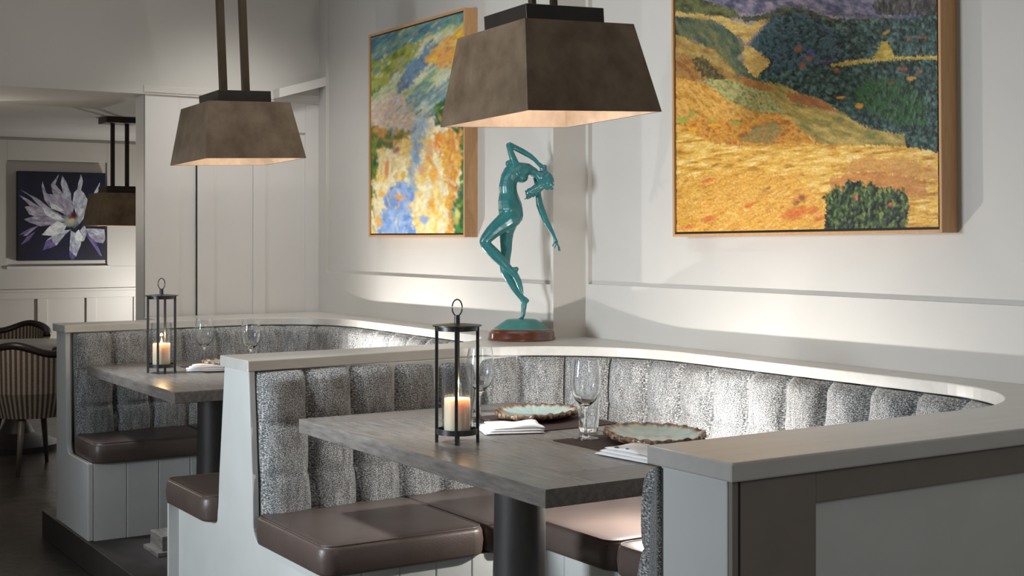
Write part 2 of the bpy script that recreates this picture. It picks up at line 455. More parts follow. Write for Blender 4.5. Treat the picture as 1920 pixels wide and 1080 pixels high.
def round_poly(poly, r=0.03, n=4):
    out = []; m = len(poly)
    for i in range(m):
        P, Q, R = Vector(poly[i - 1]), Vector(poly[i]), Vector(poly[(i + 1) % m])
        a = (P - Q); b = (R - Q)
        if a.normalized().angle(b.normalized()) > 2.7: out.append(tuple(Q)); continue
        a1, b1 = a.normalized(), b.normalized(); half = a1.angle(b1) / 2
        t = min(r / math.tan(half), a.length * .45, b.length * .45); rr = t * math.tan(half)
        c = Q + (a1 + b1).normalized() * (rr / math.sin(half)); p0 = Q + a1 * t - c; p1 = Q + b1 * t - c
        w0 = math.atan2(p0.y, p0.x); dw = (math.atan2(p1.y, p1.x) - w0 + PI) % (2 * PI) - PI
        for k in range(n + 1): out.append((c.x + rr * math.cos(w0 + dw * k / n), c.y + rr * math.sin(w0 + dw * k / n)))
    return out


def cushion(poly, z0, z1, parent):
    poly = [p for i, p in enumerate(poly) if (Vector(p) - Vector(poly[i - 1])).length > 0.035]
    poly = round_poly(poly, 0.055, 6)
    h = z1 - z0
    prof = [(0.012, 0.0), (0.003, 0.05), (0.0, 0.12), (-0.004, 0.5), (0.0, 0.82), (0.004, 0.91), (0.012, 0.955), (0.022, 0.98), (0.034, 0.996), (0.044, 1.0)]
    bm = bmesh.new(); rings = []
    for d, t in prof:
        q = inset(poly, d); rings.append([bm.verts.new((x, y, z0 + h * t)) for x, y in q])
    n = len(poly)
    for a, b in zip(rings[:-1], rings[1:]):
        for i in range(n): bm.faces.new([a[i], a[(i + 1) % n], b[(i + 1) % n], b[i]])
    f = bm.faces.new(rings[-1]); g = bm.faces.new(rings[0][::-1])
    bm.normal_update(); bmesh.ops.triangulate(bm, faces=[f, g], ngon_method='EAR_CLIP')
    c = bobj('seat_cushion', bm, M['leather'], parent, smooth=True)
    for p in c.data.polygons:
        if abs(p.normal.z) > 0.999: p.use_smooth = False
    pp = inset(poly, 0.010)
    tube('piping', [(x, y, z0 + h * 0.955) for x, y in pp], 0.0032, M['leather'], c, closed=True, n=6)
    return c


def board_face(bm, p0, p1, z0, z1, th=0.018, pitch=0.14, groove=0.005, side=1):
    """vertical boards between plan points p0 and p1, with V grooves"""
    p0 = Vector(p0); p1 = Vector(p1); L = (p1 - p0).length; t = (p1 - p0).normalized(); nn = Vector((t.y, -t.x)) * side
    n = max(1, round(L / pitch)); pts = []
    for i in range(n):
        a = L * i / n; b = L * (i + 1) / n
        if i: pts.append((a, -groove)); pts.append((a + groove * .8, 0))
        else: pts.append((a, 0))
        pts.append((b - groove * .8 if i < n - 1 else b, 0))
    front = [p0 + t * a + nn * d for a, d in pts]; back = [p0 + t * L - nn * th, p0 - nn * th]
    ring = front + back
    A = [bm.verts.new((p.x, p.y, z0)) for p in ring]; B = [bm.verts.new((p.x, p.y, z1)) for p in ring]
    m = len(ring)
    for i in range(m): bm.faces.new([A[i], A[(i + 1) % m], B[(i + 1) % m], B[i]])
    f, g = bm.faces.new(B), bm.faces.new(A[::-1]); bm.normal_update(); bmesh.ops.triangulate(bm, faces=[f, g])


def banquette(name, loc, path, nch, far_y, near_y, xs, yf, yn, xw, xm, ymid, label, trim):
    """U of seats: far seat front edge yf, near seat front edge yn, wall seat front edge xw, end seam xm"""
    t = empty(name, (0, 0, 0), label, 'banquette', 'upholstered booth banquettes')
    backrest('backrest', path[trim[0]:len(path) - trim[1]], t, nch)
    xa = xs
    pf = [p for p in path if p.x >= xm + 0.18 and p.y > ymid + 0.18]; pn = [p for p in path if p.x >= xm + 0.18 and p.y < ymid - 0.18][::-1]
    def back(p, d=0.075):
        i = min(range(len(path)), key=lambda k: (path[k] - p).length)
        tt = (path[min(i + 1, len(path) - 1)] - path[max(i - 1, 0)]).normalized(); nn = Vector((tt.y, -tt.x)); q = p + nn * d
        return (q.x, q.y)
    z0, z1 = SEAT - 0.098, SEAT
    yfb = far_y - 0.055; ynb = near_y + 0.055
    cushion([(xa, yf), (xm - 0.003, yf), (xm - 0.003, yfb + 0.03), (xa, yfb)], z0, z1, t)
    far_back = [back(p, 0.06) for p in pf[::6]]
    cushion([(xm + 0.003, yf), (xw, yf), (xw, ymid + 0.003), (back(Vector((path[len(path) // 2].x, ymid)), 0.06)[0], ymid + 0.003)] + far_back[::-1] + [(xm + 0.003, far_back[0][1] - 0.006)], z0, z1, t)
    near_back = [back(p, 0.06) for p in pn[::6]]
    cushion([(xw, ymid - 0.003), (xw, yn), (xm + 0.003, yn), (xm + 0.003, near_back[0][1])] + near_back + [(back(Vector((path[len(path) // 2].x, ymid)), 0.06)[0], ymid - 0.003)], z0, z1, t)
    cushion([(xa, yn), (xa, ynb), (xm - 0.003, ynb), (xm - 0.003, yn)], z0, z1, t)
    bm = bmesh.new(); o = 0.03
    board_face(bm, (xa + 0.008, yf + o), (xw + o, yf + o), PLAT, z0)
    board_face(bm, (xw + o, yf + o), (xw + o, yn - o), PLAT, z0)
    board_face(bm, (xw + o, yn - o), (xa + 0.008, yn - o), PLAT, z0)
    bobj('seat_base', bm, M['white'], t)
    return t


banquette('banquette', None, NEAR_PATH, 26, 4.335, 2.139, 1.675, 3.705, 2.76, 2.45, 2.262, 3.30,
          'grey tweed tufted U-shaped booth with brown leather seats, under the large golden hills painting', (3, 0))
banquette('banquette', None, FAR_PATH, 23, 6.557, 4.600, 1.640, 6.130, 5.135, 2.37, 2.20, 5.65,
          'grey tweed tufted U-shaped booth with brown leather seats, beside the tall panelled partition', (4, 5))


# --- dividers: core + shaped white end panel
def end_panel(prof, x0, x1, parent, label=None):
    """prof: list of (y, z)"""
    bm = bmesh.new()
    a = [bm.verts.new((x0, y, z)) for y, z in prof]; b = [bm.verts.new((x1, y, z)) for y, z in prof]
    n = len(prof)
    for i in range(n): bm.faces.new([a[i], a[(i + 1) % n], b[(i + 1) % n], b[i]])
    f, g = bm.faces.new(b), bm.faces.new(a[::-1]); bm.normal_update(); bmesh.ops.triangulate(bm, faces=[f, g])
    return bobj('end_panel', bm, M['white'], parent, bevel=0.004)


def arc(y, z, sy, sz, r, n=6):
    """concave quarter turn from the divider side out under the cushion"""
    return [(y + sy * r * (1 - math.cos(PI / 2 * k / n)), z - sz * r * math.sin(PI / 2 * k / n)) for k in range(n + 1)]


zc = SEAT - 0.096
# middle divider
t = empty('booth_divider', (1.69, 4.46, PLAT), 'white divider wall between the two booths, its flared end panel facing the aisle', 'divider', 'white booth dividers')
L = lambda a: [(y, z) for y, z in a]
prof = [(3.735, PLAT), (5.105, PLAT), (5.105, zc), (4.72, zc)] + [(4.72 - 0.07 * math.sin(PI / 2 * k / 6), zc + 0.07 * (1 - math.cos(PI / 2 * k / 6))) for k in range(7)] + \
       [(4.640, 0.66), (4.585, CAPB), (4.352, CAPB), (4.316, 0.66)] + [(4.312 - 0.055 * (1 - math.cos(PI / 2 * k / 6)), zc + 0.055 - 0.055 * math.sin(PI / 2 * k / 6)) for k in range(7)] + [(4.15, zc), (3.735, zc)]
ep = end_panel(prof, 1.688, 1.712, t); ep.matrix_parent_inverse = Matrix.Translation((-1.69, -4.46, -PLAT))
c = box('divider_core', (1.712, 2.96, 4.375, 4.565, PLAT, CAPB), M['white'], t); c.matrix_parent_inverse = Matrix.Translation((-1.69, -4.46, -PLAT))
# far divider
t = empty('booth_divider', (1.62, 6.65, PLAT), 'white divider wall at the far end, against the panelled partition', 'divider', 'white booth dividers')
prof = [(6.165, PLAT), (6.745, PLAT), (6.745, CAPB), (6.575, CAPB), (6.555, 0.70)] + [(6.545 - 0.05 * (1 - math.cos(PI / 2 * k / 6)), zc + 0.05 - 0.05 * math.sin(PI / 2 * k / 6)) for k in range(7)] + [(6.40, zc), (6.165, zc)]
ep = end_panel(prof, 1.622, 1.646, t); ep.matrix_parent_inverse = Matrix.Translation((-1.62, -6.65, -PLAT))
c = box('divider_core', (1.646, 2.12, 6.60, 6.745, PLAT, CAPB), M['white'], t); c.matrix_parent_inverse = Matrix.Translation((-1.62, -6.65, -PLAT))
# near divider
t = empty('booth_divider', (1.70, 2.0, PLAT), 'white divider wall nearest the camera, with a taupe framed side panel', 'divider', 'white booth dividers')
prof = [(1.912, PLAT), (2.75, PLAT), (2.75, zc), (2.20, zc), (2.16, zc + 0.05), (2.150, 0.70), (2.112, CAPB), (1.912, CAPB)]
ep = end_panel(prof, 1.695, 1.719, t); ep.matrix_parent_inverse = Matrix.Translation((-1.70, -2.0, -PLAT))
inv = Matrix.Translation((-1.70, -2.0, -PLAT))
c = box('divider_core', (1.719, XR - 0.002, 1.925, 2.09, PLAT, CAPB), M['white'], t); c.matrix_parent_inverse = inv
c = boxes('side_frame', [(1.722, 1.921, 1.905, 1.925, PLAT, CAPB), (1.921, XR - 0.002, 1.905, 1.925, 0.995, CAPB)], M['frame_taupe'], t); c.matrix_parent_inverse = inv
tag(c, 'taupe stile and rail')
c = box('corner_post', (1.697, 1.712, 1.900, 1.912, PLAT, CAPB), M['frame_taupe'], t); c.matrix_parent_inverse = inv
for nm, b in (('reveal', (1.712, 1.722, 1.908, 1.925, PLAT, CAPB)),):  # near-black strip paints in the shadow line between post and stile
    c = box(nm, b, M['reveal'], t, bevel=0); c.matrix_parent_inverse = inv

# ------------------------------------------------------------------ room shell
def structure(o): return tag(o, kind='structure')


structure(box('floor', (-2.5, 7.0, -1.5, 13.2, -0.1, 0.0), M['floor'], bevel=0))
pl = structure(prism('platform', [(1.612, 1.86), (XR, 1.86), (XR, 7.0), (1.612, 7.0)], 0.0, PLAT, M['kick'], bevel=0.003))
CE = 3.3
structure(box('ceiling', (-2.5, 7.0, -1.5, 6.99, CE, CE + 0.1), M['ceiling'], bevel=0))


def panel_wall(name, x, y0, y1, z0, z1, m, back=0.25):
    return box(name, (x, x + back, y0, y1, z0, z1), m, bevel=0)


# right wall, in two planes with a step; each with a raised frame round a recessed field
def wall_section(name, x, y0, y1, rails, stiles, th=0.020):
    bm = bmesh.new()
    add_box(bm, x + th, x + 0.35, y0, y1, 0.0, CE)
    for z0, z1 in rails: add_box(bm, x, x + th, y0, y1, z0, z1)
    for a, b, z0, z1 in stiles: add_box(bm, x, x + th, a, b, z0, z1)
    return structure(bobj(name, bm, M['wall'], bevel=0.0))


wall_section('wall_right_rear', XL, YSTEP, 7.0, [(0.0, 1.322), (3.0, CE)], [(6.90, 7.0, 1.322, 3.0), (YSTEP, YSTEP + 0.02, 1.322, 3.0)])
wall_section('wall_right', XR, 1.0, YSTEP, [(0.0, 1.322), (3.0, CE)], [(YSTEP - 0.02, YSTEP, 1.322, 3.0), (1.0, 1.5, 1.322, 3.0)])
# tall panelled partition behind the far booth
PY = 7.0; PX0 = 2.140; PT = 2.288
bm = bmesh.new(); add_box(bm, PX0, XL + 0.3, PY + 0.012, PY + 0.17, 0.0, PT)
add_box(bm, PX0, 2.325, PY, PY + 0.02, 0, PT)
for a, b in ((2.425, 2.520), (2.744, 2.815), (3.055, XL + .01)): add_box(bm, a, b, PY, PY + 0.02, 0, PT)
for a, b in ((2.325, 2.425), (2.52, 2.744), (2.815, 3.055)):
    add_box(bm, a, b, PY, PY + 0.02, 2.11, PT); add_box(bm, a, b, PY, PY + 0.02, 0, 1.0)
structure(box('trim_6', (2.4197, 2.4215, PY - 0.0006, PY + 0.015, 1.098, 2.11), M['reveal'], bevel=0))
structure(bobj('wall_partition', bm, M['closet'], bevel=0.0015))
bm = bmesh.new(); add_box(bm, PX0 - 0.012, XL, PY - 0.015, PY + 0.19, PT, PT + 0.037)
structure(bobj('trim_3', bm, M['wall'], bevel=0.002))
# bulkhead over the partition, its underside cut on the diagonal into the back room
structure(prism('wall_bulkhead', [(-1.5, PY - 0.01), (XL + .3, PY - 0.01), (XL + .3, PY + 0.2), (2.14, PY + 0.2), (1.41, PY + 0.95), (-1.5, PY + 3.9)], PT + 0.030 - 0.04, CE + 0.1, M['ceiling']))
# slanting batten under the bulkhead, beside the right wall
bm = bmesh.new()
q = [(2.857, 2.342), (XL, 2.422), (XL, 2.372), (2.857, 2.292)]
a = [bm.verts.new((x, PY - 0.012, z)) for x, z in q]; b = [bm.verts.new((x, PY - 0.10, z)) for x, z in q]
for i in range(4): bm.faces.new([a[i], a[(i + 1) % 4], b[(i + 1) % 4], b[i]])
bm.faces.new(a); bm.faces.new(b[::-1])
structure(bobj('trim_4', bm, M['panel']))
# back room
BY = 12.0
structure(box('ceiling_back', (-1.5, 7.0, PY + 0.17, BY + 0.2, 2.385, 2.45), M['ceiling'], bevel=0))
bm = bmesh.new(); add_box(bm, -0.5, 7.0, BY, BY + 0.2, 0, 2.6)
add_box(bm, -0.5, 7.0, BY - 0.02, BY, 0, 0.60); add_box(bm, -0.5, 7.0, BY - 0.025, BY, 1.045, 1.068)
x = 0.62
while x < 4.6:
    add_box(bm, x, x + 0.085, BY - 0.02, BY, 0.60, 0.985); x += 0.42
add_box(bm, -0.5, 7.0, BY - 0.02, BY, 0.985, 1.045)
# wainscot stiles seams
# recessed field round the flower picture: raised boards left and right
add_box(bm, -0.5, 2.47, BY - 0.022, BY, 1.265, 2.36); add_box(bm, 3.32, 7.0, BY - 0.022, BY, 1.265, 2.36)
add_box(bm, 2.47, 3.32, BY - 0.022, BY, 2.185, 2.36); add_box(bm, -0.5, 7.0, BY - 0.022, BY, 1.075, 1.265)
structure(bobj('wall_back', bm, M['wall'], bevel=0.003))
structure(box('wall_back_right', (4.6, 4.8, PY + .2, BY, 0, 2.4), M['wall'], bevel=0))
structure(box('trim_5', (2.46, 3.34, BY - 0.045, BY - 0.02, 1.245, 1.27), M['panel'], bevel=0.002))


# ------------------------------------------------------------------ noise and painting tools
def vnoise(x, y, seed):
    xi = np.floor(x).astype(np.int64); yi = np.floor(y).astype(np.int64); xf = x - xi; yf = y - yi
    def h(a, b):
        n = (a * 374761393 + b * 668265263 + seed * 974711) & 0x7fffffff
        n = ((n ^ (n >> 13)) * 1274126177) & 0x7fffffff
        return ((n ^ (n >> 16)) & 0xffff) / 65535.0
    u = xf * xf * (3 - 2 * xf); v = yf * yf * (3 - 2 * yf)
    return (h(xi, yi) * (1 - u) + h(xi + 1, yi) * u) * (1 - v) + (h(xi, yi + 1) * (1 - u) + h(xi + 1, yi + 1) * u) * v


def fbm(x, y, seed, o=4):
    s = 0; a = 0.5; t = 0
    for k in range(o):
        s = s + a * vnoise(x, y, seed + k * 17); t += a; a *= 0.55
        x, y = (x * .80 - y * .60) * 2 + 3.1, (x * .60 + y * .80) * 2 + 1.7
    return s / t


def inpoly(x, y, poly):
    c = np.zeros(x.shape, bool); n = len(poly)
    for i in range(n):
        x0, y0 = poly[i]; x1, y1 = poly[i - 1]
        if y0 == y1: continue
        m = ((y0 > y) != (y1 > y)) & (x < (x1 - x0) * (y - y0) / (y1 - y0) + x0)
        c ^= m
    return c


def srgb(c): return np.array([(v / 255.0 / 12.92) if v <= 10 else ((v / 255.0 + 0.055) / 1.055) ** 2.4 for v in c])


class Paint:
    def __init__(s, X, Y): s.X, s.Y = X, Y; s.C = np.zeros(X.shape + (3,)); s.D = np.zeros(X.shape); s.k = 1; s.jit = 2.5
    def fill(s, poly, cols, scale=(10, 10), rot=0.0, wob=3.0, rough=1.0, wscale=9, alpha=1.0):
        s.k += 31
        dx = (fbm(s.X / wscale, s.Y / wscale, s.k, 3) - .5) * 2 * wob; dy = (fbm(s.X / wscale, s.Y / wscale, s.k + 5, 3) - .5) * 2 * wob
        if s.jit:
            jx, jy = s.X * .8 - s.Y * .6, s.X * .6 + s.Y * .8
            dx = dx + (vnoise(jx / 1.6, jy / 1.6, s.k + 21) - .5) * 2 * s.jit; dy = dy + (vnoise(jx / 1.6, jy / 1.6, s.k + 23) - .5) * 2 * s.jit
        m = inpoly(s.X + dx, s.Y + dy, poly) if poly is not None else np.ones(s.X.shape, bool)
        if not m.any(): return
        c, sn = math.cos(rot), math.sin(rot); x = s.X[m]; y = s.Y[m]
        u = (x * c + y * sn) / scale[0]; v = (-x * sn + y * c) / scale[1]
        n = fbm(u, v, s.k + 9, 4); n = np.clip((n - .5) * 2.1 + .5, 0, 0.9999)
        P = np.array([srgb(q) for q in cols]); q = n * (len(cols) - 1); i = q.astype(int); f = (q - i)[:, None]
        col = P[i] * (1 - f) + P[np.minimum(i + 1, len(cols) - 1)] * f
        g = 0.80 + 0.4 * fbm((x * .8 - y * .6) / 2.3, (x * .6 + y * .8) / 2.3, s.k + 3, 2)[:, None]
        s.C[m] = s.C[m] * (1 - alpha) + alpha * col * g
        s.D[m] = n * rough
    def blur(s, n=1):
        for _ in range(n):
            c = s.C; p = np.pad(c, ((1, 1), (1, 1), (0, 0)), 'edge')
            s.C = (p[:-2, 1:-1] + p[2:, 1:-1] + p[1:-1, :-2] + p[1:-1, 2:] + 2 * c) / 6
    def streaks(s, amp, scale, rot, seed):
        c, sn = math.cos(rot), math.sin(rot)
        n = fbm((s.X * c + s.Y * sn) / scale[0], (-s.X * sn + s.Y * c) / scale[1], seed, 3)
        s.C *= (1 + (n - .5) * 2 * amp)[..., None]
    def dab(s, cx, cy, rx, ry, col, rot=0, alpha=.9, wob=.5):
        s.k += 7; c, sn = math.cos(rot), math.sin(rot); x = s.X - cx; y = s.Y - cy
        u = (x * c + y * sn) / rx; v = (-x * sn + y * c) / ry
        r = u * u + v * v + (fbm(s.X / 4, s.Y / 4, s.k, 3) - .5) * 2 * wob * 1.6
        a = (np.clip(1.25 - r, 0, 1) * alpha)[..., None]
        s.C[:] = s.C * (1 - a) + srgb(col) * a


def canvas_obj(name, P3, C, m, parent, disp=None, axis=None):
    nu, nv = P3.shape[:2]
    me = bpy.data.meshes.new(name)
    V = P3.reshape(-1, 3)
    idx = np.arange(nu * nv).reshape(nu, nv)
    F = np.stack([idx[:-1, :-1], idx[1:, :-1], idx[1:, 1:], idx[:-1, 1:]], -1).reshape(-1, 4)
    me.from_pydata(V.tolist(), [], F.tolist())
    a = me.color_attributes.new('Col', 'FLOAT_COLOR', 'POINT')
    col = np.concatenate([np.clip(C.reshape(-1, 3), 0, 1), np.ones((nu * nv, 1))], 1).astype(np.float32)
    a.data.foreach_set('color', col.ravel())
    me.materials.append(m); me.polygons.foreach_set('use_smooth', [True] * len(me.polygons)); me.update()
    o = bpy.data.objects.new(name, me); COL.objects.link(o); o.parent = parent
    return o


def picture_frame(parent, ya, yb, z0, z1, xf, xb, w, liner):
    """wood frame bars (one mesh) between plan y ya..yb on a wall facing -X"""
    bs = [(xf, xb, ya, ya + w, z0, z1), (xf, xb, yb - w, yb, z0, z1), (xf, xb, ya + w, yb - w, z0, z0 + w), (xf, xb, ya + w, yb - w, z1 - w, z1)]
    boxes('picture_frame', bs, M['framewood'], parent, bevel=0.0012)
    xk = xf + 0.004
    k = [(xk, xb - 0.02, ya + w, ya + w + liner, z0 + w, z1 - w), (xk, xb - 0.02, yb - w - liner, yb - w, z0 + w, z1 - w),
         (xk, xb - 0.02, ya + w + liner, yb - w - liner, z0 + w, z0 + w + liner), (xk, xb - 0.02, ya + w + liner, yb - w - liner, z1 - w - liner, z1 - w)]
    # liner sits a little below the face as a black inner band
    boxes('frame_liner', [(a + 0.006, b, c, d, e, f) for a, b, c, d, e, f in k], M['black'], parent, bevel=0)
    box('backing_board', (xb - 0.02, xb - 0.005, ya + w, yb - w, z0 + w, z1 - w), M['black'], parent, bevel=0)


# sketch coordinates used to lay out the paint: u grows to the right, v downwards
def sketch(yw, zw, xplane):
    c, s_ = math.cos(YAW), math.sin(YAW)
    d = xplane * s_ + yw * c; r = xplane * c - yw * s_
    return 960 + 2500 * r / d, 445 - 2500 * (zw - EYE) / d


# ------------------------------------------------------------------ big landscape painting
XW = XR
xf = XW + 0.020 - 0.072
pa = empty('painting', (XW, 3.335, 1.53), 'large oil landscape of golden hills and dark green woods in a maple frame', 'painting', 'framed oil paintings')
inv = Matrix.Translation((-XW, -3.335, -1.53))
before = set(bpy.data.objects)
Y0, Y1, Z0, Z1 = 2.700, 3.975, 1.528, 2.780
picture_frame(pa, Y0, Y1, Z0, Z1, xf, XW + 0.020, 0.010, 0.016)
nu, nv = 330, 330
yy = np.linspace(Y1 - 0.018, Y0 + 0.018, nu); zz = np.linspace(Z1 - 0.018, Z0 + 0.018, nv)
YY, ZZ = np.meshgrid(yy, zz, indexing='ij')
U, V = sketch(YY, ZZ, xf + 0.008)
# the painting hangs a touch out of level: undo the drift so the strokes sit on the stretched canvas
V = V - 0
P = Paint(U, V)
GOLD = [(172, 118, 42), (204, 152, 60), (218, 168, 72), (226, 182, 92), (236, 204, 130)]
DKG = [(8, 16, 16), (20, 38, 34), (36, 64, 54), (50, 80, 74), (84, 110, 102)]
P.fill(None, [(84, 78, 84), (112, 104, 112), (136, 124, 130), (150, 138, 128)], (40, 16), 0.2)
P.fill([(1250, -400), (1300, -60), (1420, -40), (1560, -90), (1780, -60), (1780, -500), (1250, -500)], [(120, 130, 150), (160, 165, 175), (190, 188, 186)], (60, 18))
P.fill([(1330, 0), (1360, 10), (1400, 22), (1440, 26), (1500, 14), (1530, 24), (1570, 32), (1610, 34), (1770, 30), (1770, -60), (1320, -60)], [(60, 58, 80), (88, 84, 108), (116, 108, 124), (142, 130, 138)], (18, 10), 0.3)
P.fill([(1250, 100), (1780, 100), (1780, 310), (1250, 310)], DKG, (6, 6))
P.fill([(1645, 30), (1640, 10), (1660, -20), (1780, -30), (1780, 38), (1690, 30)], [(28, 26, 26), (52, 48, 46), (92, 84, 80)], (7, 16), 0)
P.fill([(1255, -20), (1330, -2), (1352, 8), (1380, 14), (1392, 34), (1370, 32), (1330, 26), (1290, 22), (1255, 16)], [(44, 50, 34), (80, 84, 46), (104, 106, 64)], (12, 8))
P.fill([(1388, 30), (1430, 28), (1470, 12), (1500, 12), (1530, 22), (1570, 36), (1770, 40), (1770, 130), (1570, 120), (1480, 50), (1440, 38), (1400, 40)], [(28, 34, 30), (54, 60, 44), (78, 78, 52)], (12, 7))
P.fill([(1255, 14), (1290, 22), (1360, 28), (1385, 40), (1410, 45), (1448, 30), (1430, 50), (1402, 84), (1390, 70), (1350, 38), (1300, 32), (1255, 26)], [(150, 110, 50), (180, 148, 78), (200, 168, 96)], (20, 8))
P.fill([(1255, 26), (1310, 32), (1345, 38), (1375, 58), (1395, 82), (1412, 100), (1410, 130), (1425, 150), (1420, 165), (1385, 145), (1350, 105), (1310, 74), (1270, 62), (1255, 56)], [(40, 58, 56), (62, 80, 62), (86, 94, 62), (112, 104, 66)], (9, 22), -0.6)
P.fill([(1402, 84), (1412, 88), (1435, 104), (1449, 116), (1420, 147), (1398, 120), (1395, 100)], [(170, 138, 66), (196, 160, 84), (208, 176, 110)], (12, 8))
P.dab(1394, 107, 9, 9, (140, 124, 96))
P.fill([(1452, 32), (1480, 22), (1530, 32), (1580, 60), (1620, 90), (1640, 110), (1770, 105), (1770, 112), (1560, 118), (1500, 128), (1450, 138), (1436, 138), (1449, 114), (1432, 98), (1410, 84), (1425, 62)], [(14, 24, 30), (28, 52, 58), (44, 76, 80), (62, 90, 92), (48, 58, 88)], (6, 7), 0.4)
P.fill([(1520, 30), (1560, 40), (1650, 36), (1770, 30), (1770, 112), (1660, 112), (1600, 112), (1570, 60)], DKG, (6, 6))
P.fill([(1450, 140), (1500, 126), (1560, 120), (1640, 116), (1770, 112), (1770, 300), (1752, 283), (1700, 278), (1696, 262), (1705, 250), (1690, 244), (1640, 238), (1600, 226), (1570, 200), (1540, 186), (1500, 176), (1476, 160)], DKG, (6, 6), 0.3)
P.fill([(1620, 150), (1700, 150), (1740, 190), (1740, 240), (1680, 235), (1640, 215), (1600, 190)], [(16, 34, 22), (28, 62, 30), (48, 88, 40), (40, 74, 60)], (5, 7))
P.fill([(1560, 122), (1600, 114), (1640, 112), (1650, 95), (1655, 80), (1668, 80), (1676, 96), (1680, 108), (1770, 108), (1770, 116), (1690, 114), (1640, 118), (1560, 126)], [(150, 128, 40), (186, 156, 60), (196, 170, 90)], (8, 5), wob=1.5)
P.dab(1663, 64, 9, 3, (170, 140, 50), -0.4)
for q in ((1500, 92, 8, 6), (1508, 122, 6, 5), (1520, 110, 8, 5), (1572, 133, 6, 5), (1695, 132, 11, 4), (1728, 137, 6, 4), (1708, 76, 5, 4), (1734, 73, 10, 3), (1676, 158, 4, 3)): P.dab(*q, (150, 74, 40))
for q in ((1712, 150, 10, 4), (1614, 200, 8, 6), (1580, 184, 10, 3)): P.dab(*q, (196, 140, 40))
P.dab(1522, 98, 8, 7, (70, 66, 120)); P.dab(1550, 116, 16, 4, (60, 48, 92)); P.dab(1700, 34, 30, 4, (76, 80, 110))
P.fill([(1255, 56), (1300, 72), (1340, 90), (1370, 118), (1390, 145), (1440, 160), (1480, 175), (1540, 190), (1580, 212), (1620, 240), (1700, 262), (1700, 280), (1400, 280), (1255, 200)], [(130, 96, 46), (156, 116, 54), (150, 130, 70), (176, 140, 74)], (16, 8), 0.5)
P.fill([(1255, 92), (1290, 100), (1310, 120), (1330, 140), (1300, 150), (1255, 140)], [(130, 84, 40), (160, 110, 50), (150, 124, 66)], (12, 7), .6)
P.fill([(1302, 108), (1318, 104), (1334, 112), (1340, 126), (1356, 140), (1366, 148), (1345, 150), (1322, 142), (1306, 124)], [(20, 26, 18), (36, 44, 26), (62, 66, 34), (110, 90, 46)], (4, 4), wob=6, wscale=5, alpha=.85)
P.fill([(1320, 148), (1360, 146), (1400, 160), (1440, 170), (1470, 195), (1480, 215), (1400, 206), (1360, 180)], [(110, 106, 60), (150, 144, 84), (176, 166, 104), (96, 112, 66)], (10, 6), .7)
P.fill([(1430, 150), (1470, 158), (1500, 176), (1540, 186), (1580, 210), (1620, 238), (1660, 250), (1700, 256), (1695, 276), (1560, 272), (1500, 240), (1465, 200)], [(110, 114, 62), (150, 130, 60), (172, 148, 78), (186, 158, 90)], (20, 7), .35)
P.fill([(1476, 172), (1510, 178), (1545, 190), (1575, 210), (1560, 208), (1520, 200), (1484, 190)], [(146, 88, 48), (164, 108, 60)], (14, 6), .4)
P.fill([(1390, 140), (1440, 158), (1470, 166), (1440, 168), (1400, 158)], [(150, 96, 44), (176, 120, 60)], (10, 5), .3)
P.fill([(1255, 142), (1280, 142), (1320, 152), (1350, 172), (1390, 198), (1430, 212), (1480, 216), (1500, 240), (1530, 265), (1530, 275), (1255, 275)], [(170, 116, 40), (200, 146, 58), (214, 164, 80), (180, 128, 52)], (7, 14), -.9)
P.fill([(1255, 220), (1330, 222), (1400, 222), (1460, 212), (1490, 232), (1530, 268), (1480, 272), (1340, 270), (1310, 250), (1255, 236)], [(150, 96, 36), (190, 128, 44), (206, 148, 54), (176, 96, 36)], (10, 7))
P.fill([(1384, 264), (1410, 246), (1425, 232), (1445, 226), (1470, 236), (1466, 250), (1450, 268)], [(110, 140, 92), (140, 116, 60), (176, 120, 50), (118, 146, 104)], (5, 5))
for q in ((1282, 222, 12, 6), (1380, 229, 10, 4), (1338, 225, 9, 3), (1300, 212, 5, 8)): P.dab(*q, (136, 160, 66))
for q in ((1300, 240, 14, 5), (1340, 232, 12, 4), (1275, 278, 13, 6)): P.dab(*q, (226, 160, 40))
P.fill([(1255, 232), (1275, 230), (1310, 252), (1345, 268), (1380, 272), (1450, 272), (1530, 270), (1600, 272), (1690, 276), (1740, 284), (1770, 292), (1770, 480), (1255, 480)], GOLD, (22, 4), -.12, wob=2)
P.fill([(1255, 330), (1380, 320), (1500, 330), (1560, 400), (1560, 480), (1255, 480)], [(180, 116, 38), (208, 150, 54), (220, 168, 72), (206, 134, 48), (230, 190, 104)], (12, 3), -.4, wob=14, alpha=.8)
P.fill([(1600, 296), (1700, 300), (1760, 320), (1765, 345), (1700, 335), (1640, 322), (1580, 326)], [(196, 140, 70), (206, 150, 80), (180, 110, 56)], (30, 6), .1, wob=7, alpha=.8)
P.fill([(1560, 335), (1620, 322), (1700, 332), (1740, 345), (1740, 372), (1660, 372), (1560, 360)], [(170, 100, 50), (184, 116, 60), (196, 132, 70)], (30, 6), .1, wob=7, alpha=.8)
for q in ((1405, 384, 10, 5), (1490, 400, 26, 12), (1330, 408, 16, 6), (1292, 422, 14, 4), (1500, 372, 18, 5), (1330, 336, 14, 4), (1525, 395, 14, 8), (1540, 410, 18, 5)): P.dab(*q, (196, 84, 36), -.3, .75)
for q in ((1440, 353, 9, 3), (1505, 372, 6, 9), (1494, 380, 8, 5), (1340, 309, 10, 2)): P.dab(*q, (110, 78, 44), -.4, .8)
